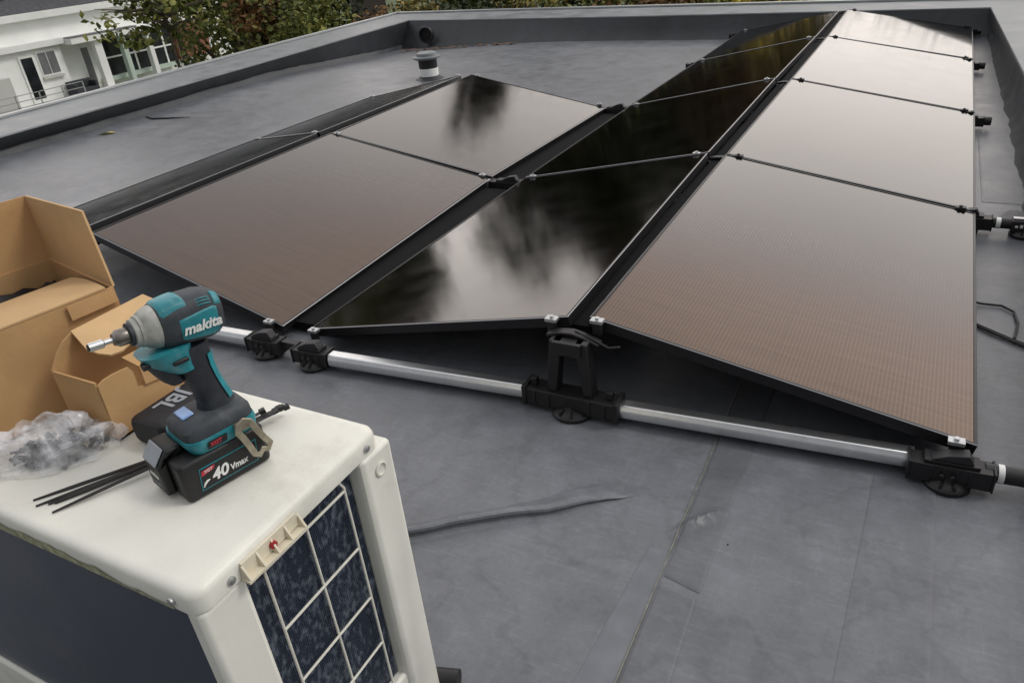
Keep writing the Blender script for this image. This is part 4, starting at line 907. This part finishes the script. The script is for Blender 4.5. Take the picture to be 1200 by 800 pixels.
# ------------------------------------------------------------------ trees
def crown_mesh(rx, rz, nclump, per, leaf, seed, cr=.34):
    r_ = random.Random(seed); vs, fs_ = [], []
    for c_ in range(nclump):
        while True:
            p = V((r_.uniform(-1, 1), r_.uniform(-1, 1), r_.uniform(-1, 1)))
            if .25 < p.length < 1: break
        p *= (.72 + .28 * r_.random()) * (1 + .25 * noise.noise(p * 2.1 + V((seed, 0, 0))))
        k = cr * r_.uniform(.5, 1.25)
        for _ in range(int(per * r_.uniform(.6, 1.3))):
            x, y, z = (p.x + r_.gauss(0, .55) * k) * rx, (p.y + r_.gauss(0, .55) * k) * rx, (p.z + r_.gauss(0, .40) * k) * rz
            a = V((r_.gauss(0, 1), r_.gauss(0, 1), r_.gauss(-.3, .6))).normalized(); b_ = a.orthogonal(); b_.rotate(Matrix.Rotation(r_.random() * 6.28, 3, a)); s = leaf * r_.uniform(.5, 1.3)
            i = len(vs); ctr_ = V((x, y, z)); n_ = a.cross(b_)
            vs += [ctr_ - a * s, ctr_ + b_ * s * .5 + n_ * s * .15, ctr_ + a * s, ctr_ - b_ * s * .5 + n_ * s * .15]; fs_.append((i, i + 1, i + 2, i + 3))
    me = bpy.data.meshes.new('crown'); me.from_pydata([tuple(v) for v in vs], [], fs_); return me
def tree(name, az, dist, zc, rx, rz, kind, label, cat, shape, rot=0, trunk=.2, group=None):
    a = R(az); x, y = CAM.x + dist * math.sin(a), CAM.y + dist * math.cos(a)
    t0 = empty(name, (x, y, -10)); tag(t0, label, cat, group)
    nc, per, leaf, cr = dict(big=(130, 110, .085, .30), dense=(230, 120, .13, .24), airy=(90, 80, .075, .27), thin=(30, 45, .07, .26), bush=(60, 80, .055, .36), tall=(150, 110, .075, .26))[shape]
    me = crown_mesh(rx, rz, nc, per, leaf, int(abs(az) * 37) % 997, cr); me.materials.append(LEAF[kind])
    o = bpy.data.objects.new('crown', me); COL.objects.link(o); o.parent = t0; o.location = (0, 0, zc + 10); o.rotation_euler = (0, 0, rot)
    g_ = MB(); top_ = zc + 10 + rz * .55; g_.tube([(0, 0, 0), (.05, .02, top_ * .35), (-.04, .05, top_ * .7), (0.02, 0, top_)], [trunk, trunk * .8, trunk * .55, trunk * .15], 8)
    r_ = random.Random(int(abs(az) * 10))
    for k in range(9):
        h = top_ - rz * r_.uniform(.3, 1.25); h = max(.5, h); an = r_.random() * 6.28; e = V((math.cos(an) * rx * .75, math.sin(an) * rx * .75, h + rz * r_.uniform(.15, .5)))
        g_.tube([(0, 0, h), e * .45 + V((0, 0, h * .55 + .05)), e], [trunk * .4, trunk * .22, trunk * .05], 6)
    b = g_.build('trunk', M['bark'], smooth=True); b.parent = t0
    return t0
G = 'trees and bushes around the building'
tree('broadleaf_tree', -47.0, 17, .3, 1.5, 3.6, 'green', 'broad green tree hiding the right part of the white house', 'tree', 'airy', .4, group=G)
tree('broadleaf_tree', -51.0, 15, .62, 1.35, .62, 'green', 'small sparse green tree reaching in front of the white house', 'tree', 'thin', 1.1, .08, group=G)
tree('conifer', -43.2, 19, -.5, 1.5, 4.4, 'pine', 'dark conifer behind the left parapet next to the copper tree', 'tree', 'tall', 0, group=G)
tree('copper_tree', -45.4, 14.5, .35, .5, .75, 'copper', 'copper brown leaved small tree above the left parapet', 'tree', 'thin', .2, .06, group=G)
tree('willow_bush', -42.3, 14, -.2, 1.0, 1.3, 'green', 'feathery mid green bush left of the brown outbuilding', 'bush', 'bush', .7, .07, group=G)
tree('copper_bush', -52.0, 22, -2.6, .9, .8, 'copper', 'copper hedge plant in front of the house porch', 'bush', 'bush', .7, .07, group=G)
tree('tall_tree', -33.2, 25, 3.3, 1.7, 2.8, 'pine', 'loose airy tree added to dim the sky mirrored in the middle panels', 'tree', 'airy', .3, .14, group=G)  # unseen crown, added to dim the bright patch in the middle row's reflection
tree('tall_tree', -50.5, 23, 5.2, 2.4, 3.0, 'pine', 'tall dark crowned tree rising over the white house, mirrored in the middle panels', 'tree', 'tall', .9, .12, group=G)
tree('tall_tree', -28.5, 20, 2.2, 1.3, 2.6, 'pine', 'dark tree left of the tallest tree beyond the far parapet', 'tree', 'tall', .2, .2, group=G)
tree('tall_tree', -26.4, 18.5, 3.6, .95, 3.2, 'pine', 'tall dark tree beyond the far parapet, mirrored in the left panels', 'tree', 'tall', .5, .25, group=G)
backs = [(-37.3, 13, -.1, .5, .7, 'copper', 'reddish brown bush just right of the outbuilding'), (-34.4, 14, -.4, .9, 1.0, 'olive', 'olive dry bush beyond the far roof corner'), (-33.1, 12.6, .1, .32, .4, 'yellow', 'bright yellow bush beyond the far roof corner'),
         (-30.5, 13, -.5, 1.1, 1.1, 'pine', 'dark evergreen bush beyond the far parapet, left of its middle'), (-26.8, 12.5, -.4, .9, 1.0, 'olive', 'straw coloured bush beyond the far parapet under the tall tree'), (-22.5, 13.5, -.5, 1.2, 1.1, 'green', 'rounded green bush beyond the middle of the far parapet'),
         (-17.8, 13, -.4, 1.0, 1.0, 'copper', 'rusty bush beyond the far parapet near the panel ridge'), (-13.2, 13.5, -.4, 1.2, 1.1, 'green', 'green bush beyond the far parapet above the panel ridge'), (-9.3, 12.5, .1, 1.0, .8, 'yellow', 'yellow autumn bush beyond the right part of the far parapet'),
         (-5.2, 13.2, -.5, 1.1, 1.1, 'olive', 'brownish bush beyond the right part of the far parapet'), (.2, 13.5, -.5, 1.4, 1.1, 'pine', 'dark bush beyond the far right roof corner')]
for k, (az, d_, zc, rx, rz, kd, lb) in enumerate(backs): tree('garden_bush', az, d_, zc - .35, rx, rz * 1.25, kd, lb, 'bush', 'bush', k * 1.3, .06, group=G)
lines_ = [(-25.5, 28, 2.6, 2.9, 4.6, 'pine', 'tall dense dark tree left of the middle of the far tree line'), (-19.3, 27, 2.6, 2.9, 4.6, 'pine', 'tall dense dark tree in the middle of the far tree line'), (-13.2, 27, 2.2, 2.8, 4.0, 'green', 'tall dense green tree right of the middle of the far tree line'), (-44.3, 25, 2.0, 2.0, 3.8, 'pine', 'tall dense dark tree behind the copper leaved tree'), (-21.5, 24, 2.0, 2.3, 4.2, 'pine', 'dark background tree left of the far panel ridge'), (-16, 24, 1.6, 2.2, 4.0, 'copper', 'brown background tree mirrored in the far middle panels'), (-11, 25, .9, 2.2, 3.4, 'olive', 'olive background tree behind the far panels'), (-4, 25, .3, 2.3, 2.6, 'copper', 'russet background tree behind the far right parapet'), (2.5, 26, .1, 2.4, 2.6, 'pine', 'dark background tree behind the far right roof corner'), (9, 26, .2, 2.3, 2.7, 'olive', 'olive background tree right of the far roof corner'), (-31, 30, -.2, 2.6, 3.0, 'green', 'green background tree between tall tree and outbuilding')]
for k, (az, d_, zc, rx, rz, kd, lb) in enumerate(lines_): tree('background_tree', az, d_, zc, rx, rz, kd, lb, 'tree', 'dense' if 'dense' in lb else 'big', k * .9, .22, group=G)

scene.render.resolution_x = 1024; scene.render.resolution_y = 682
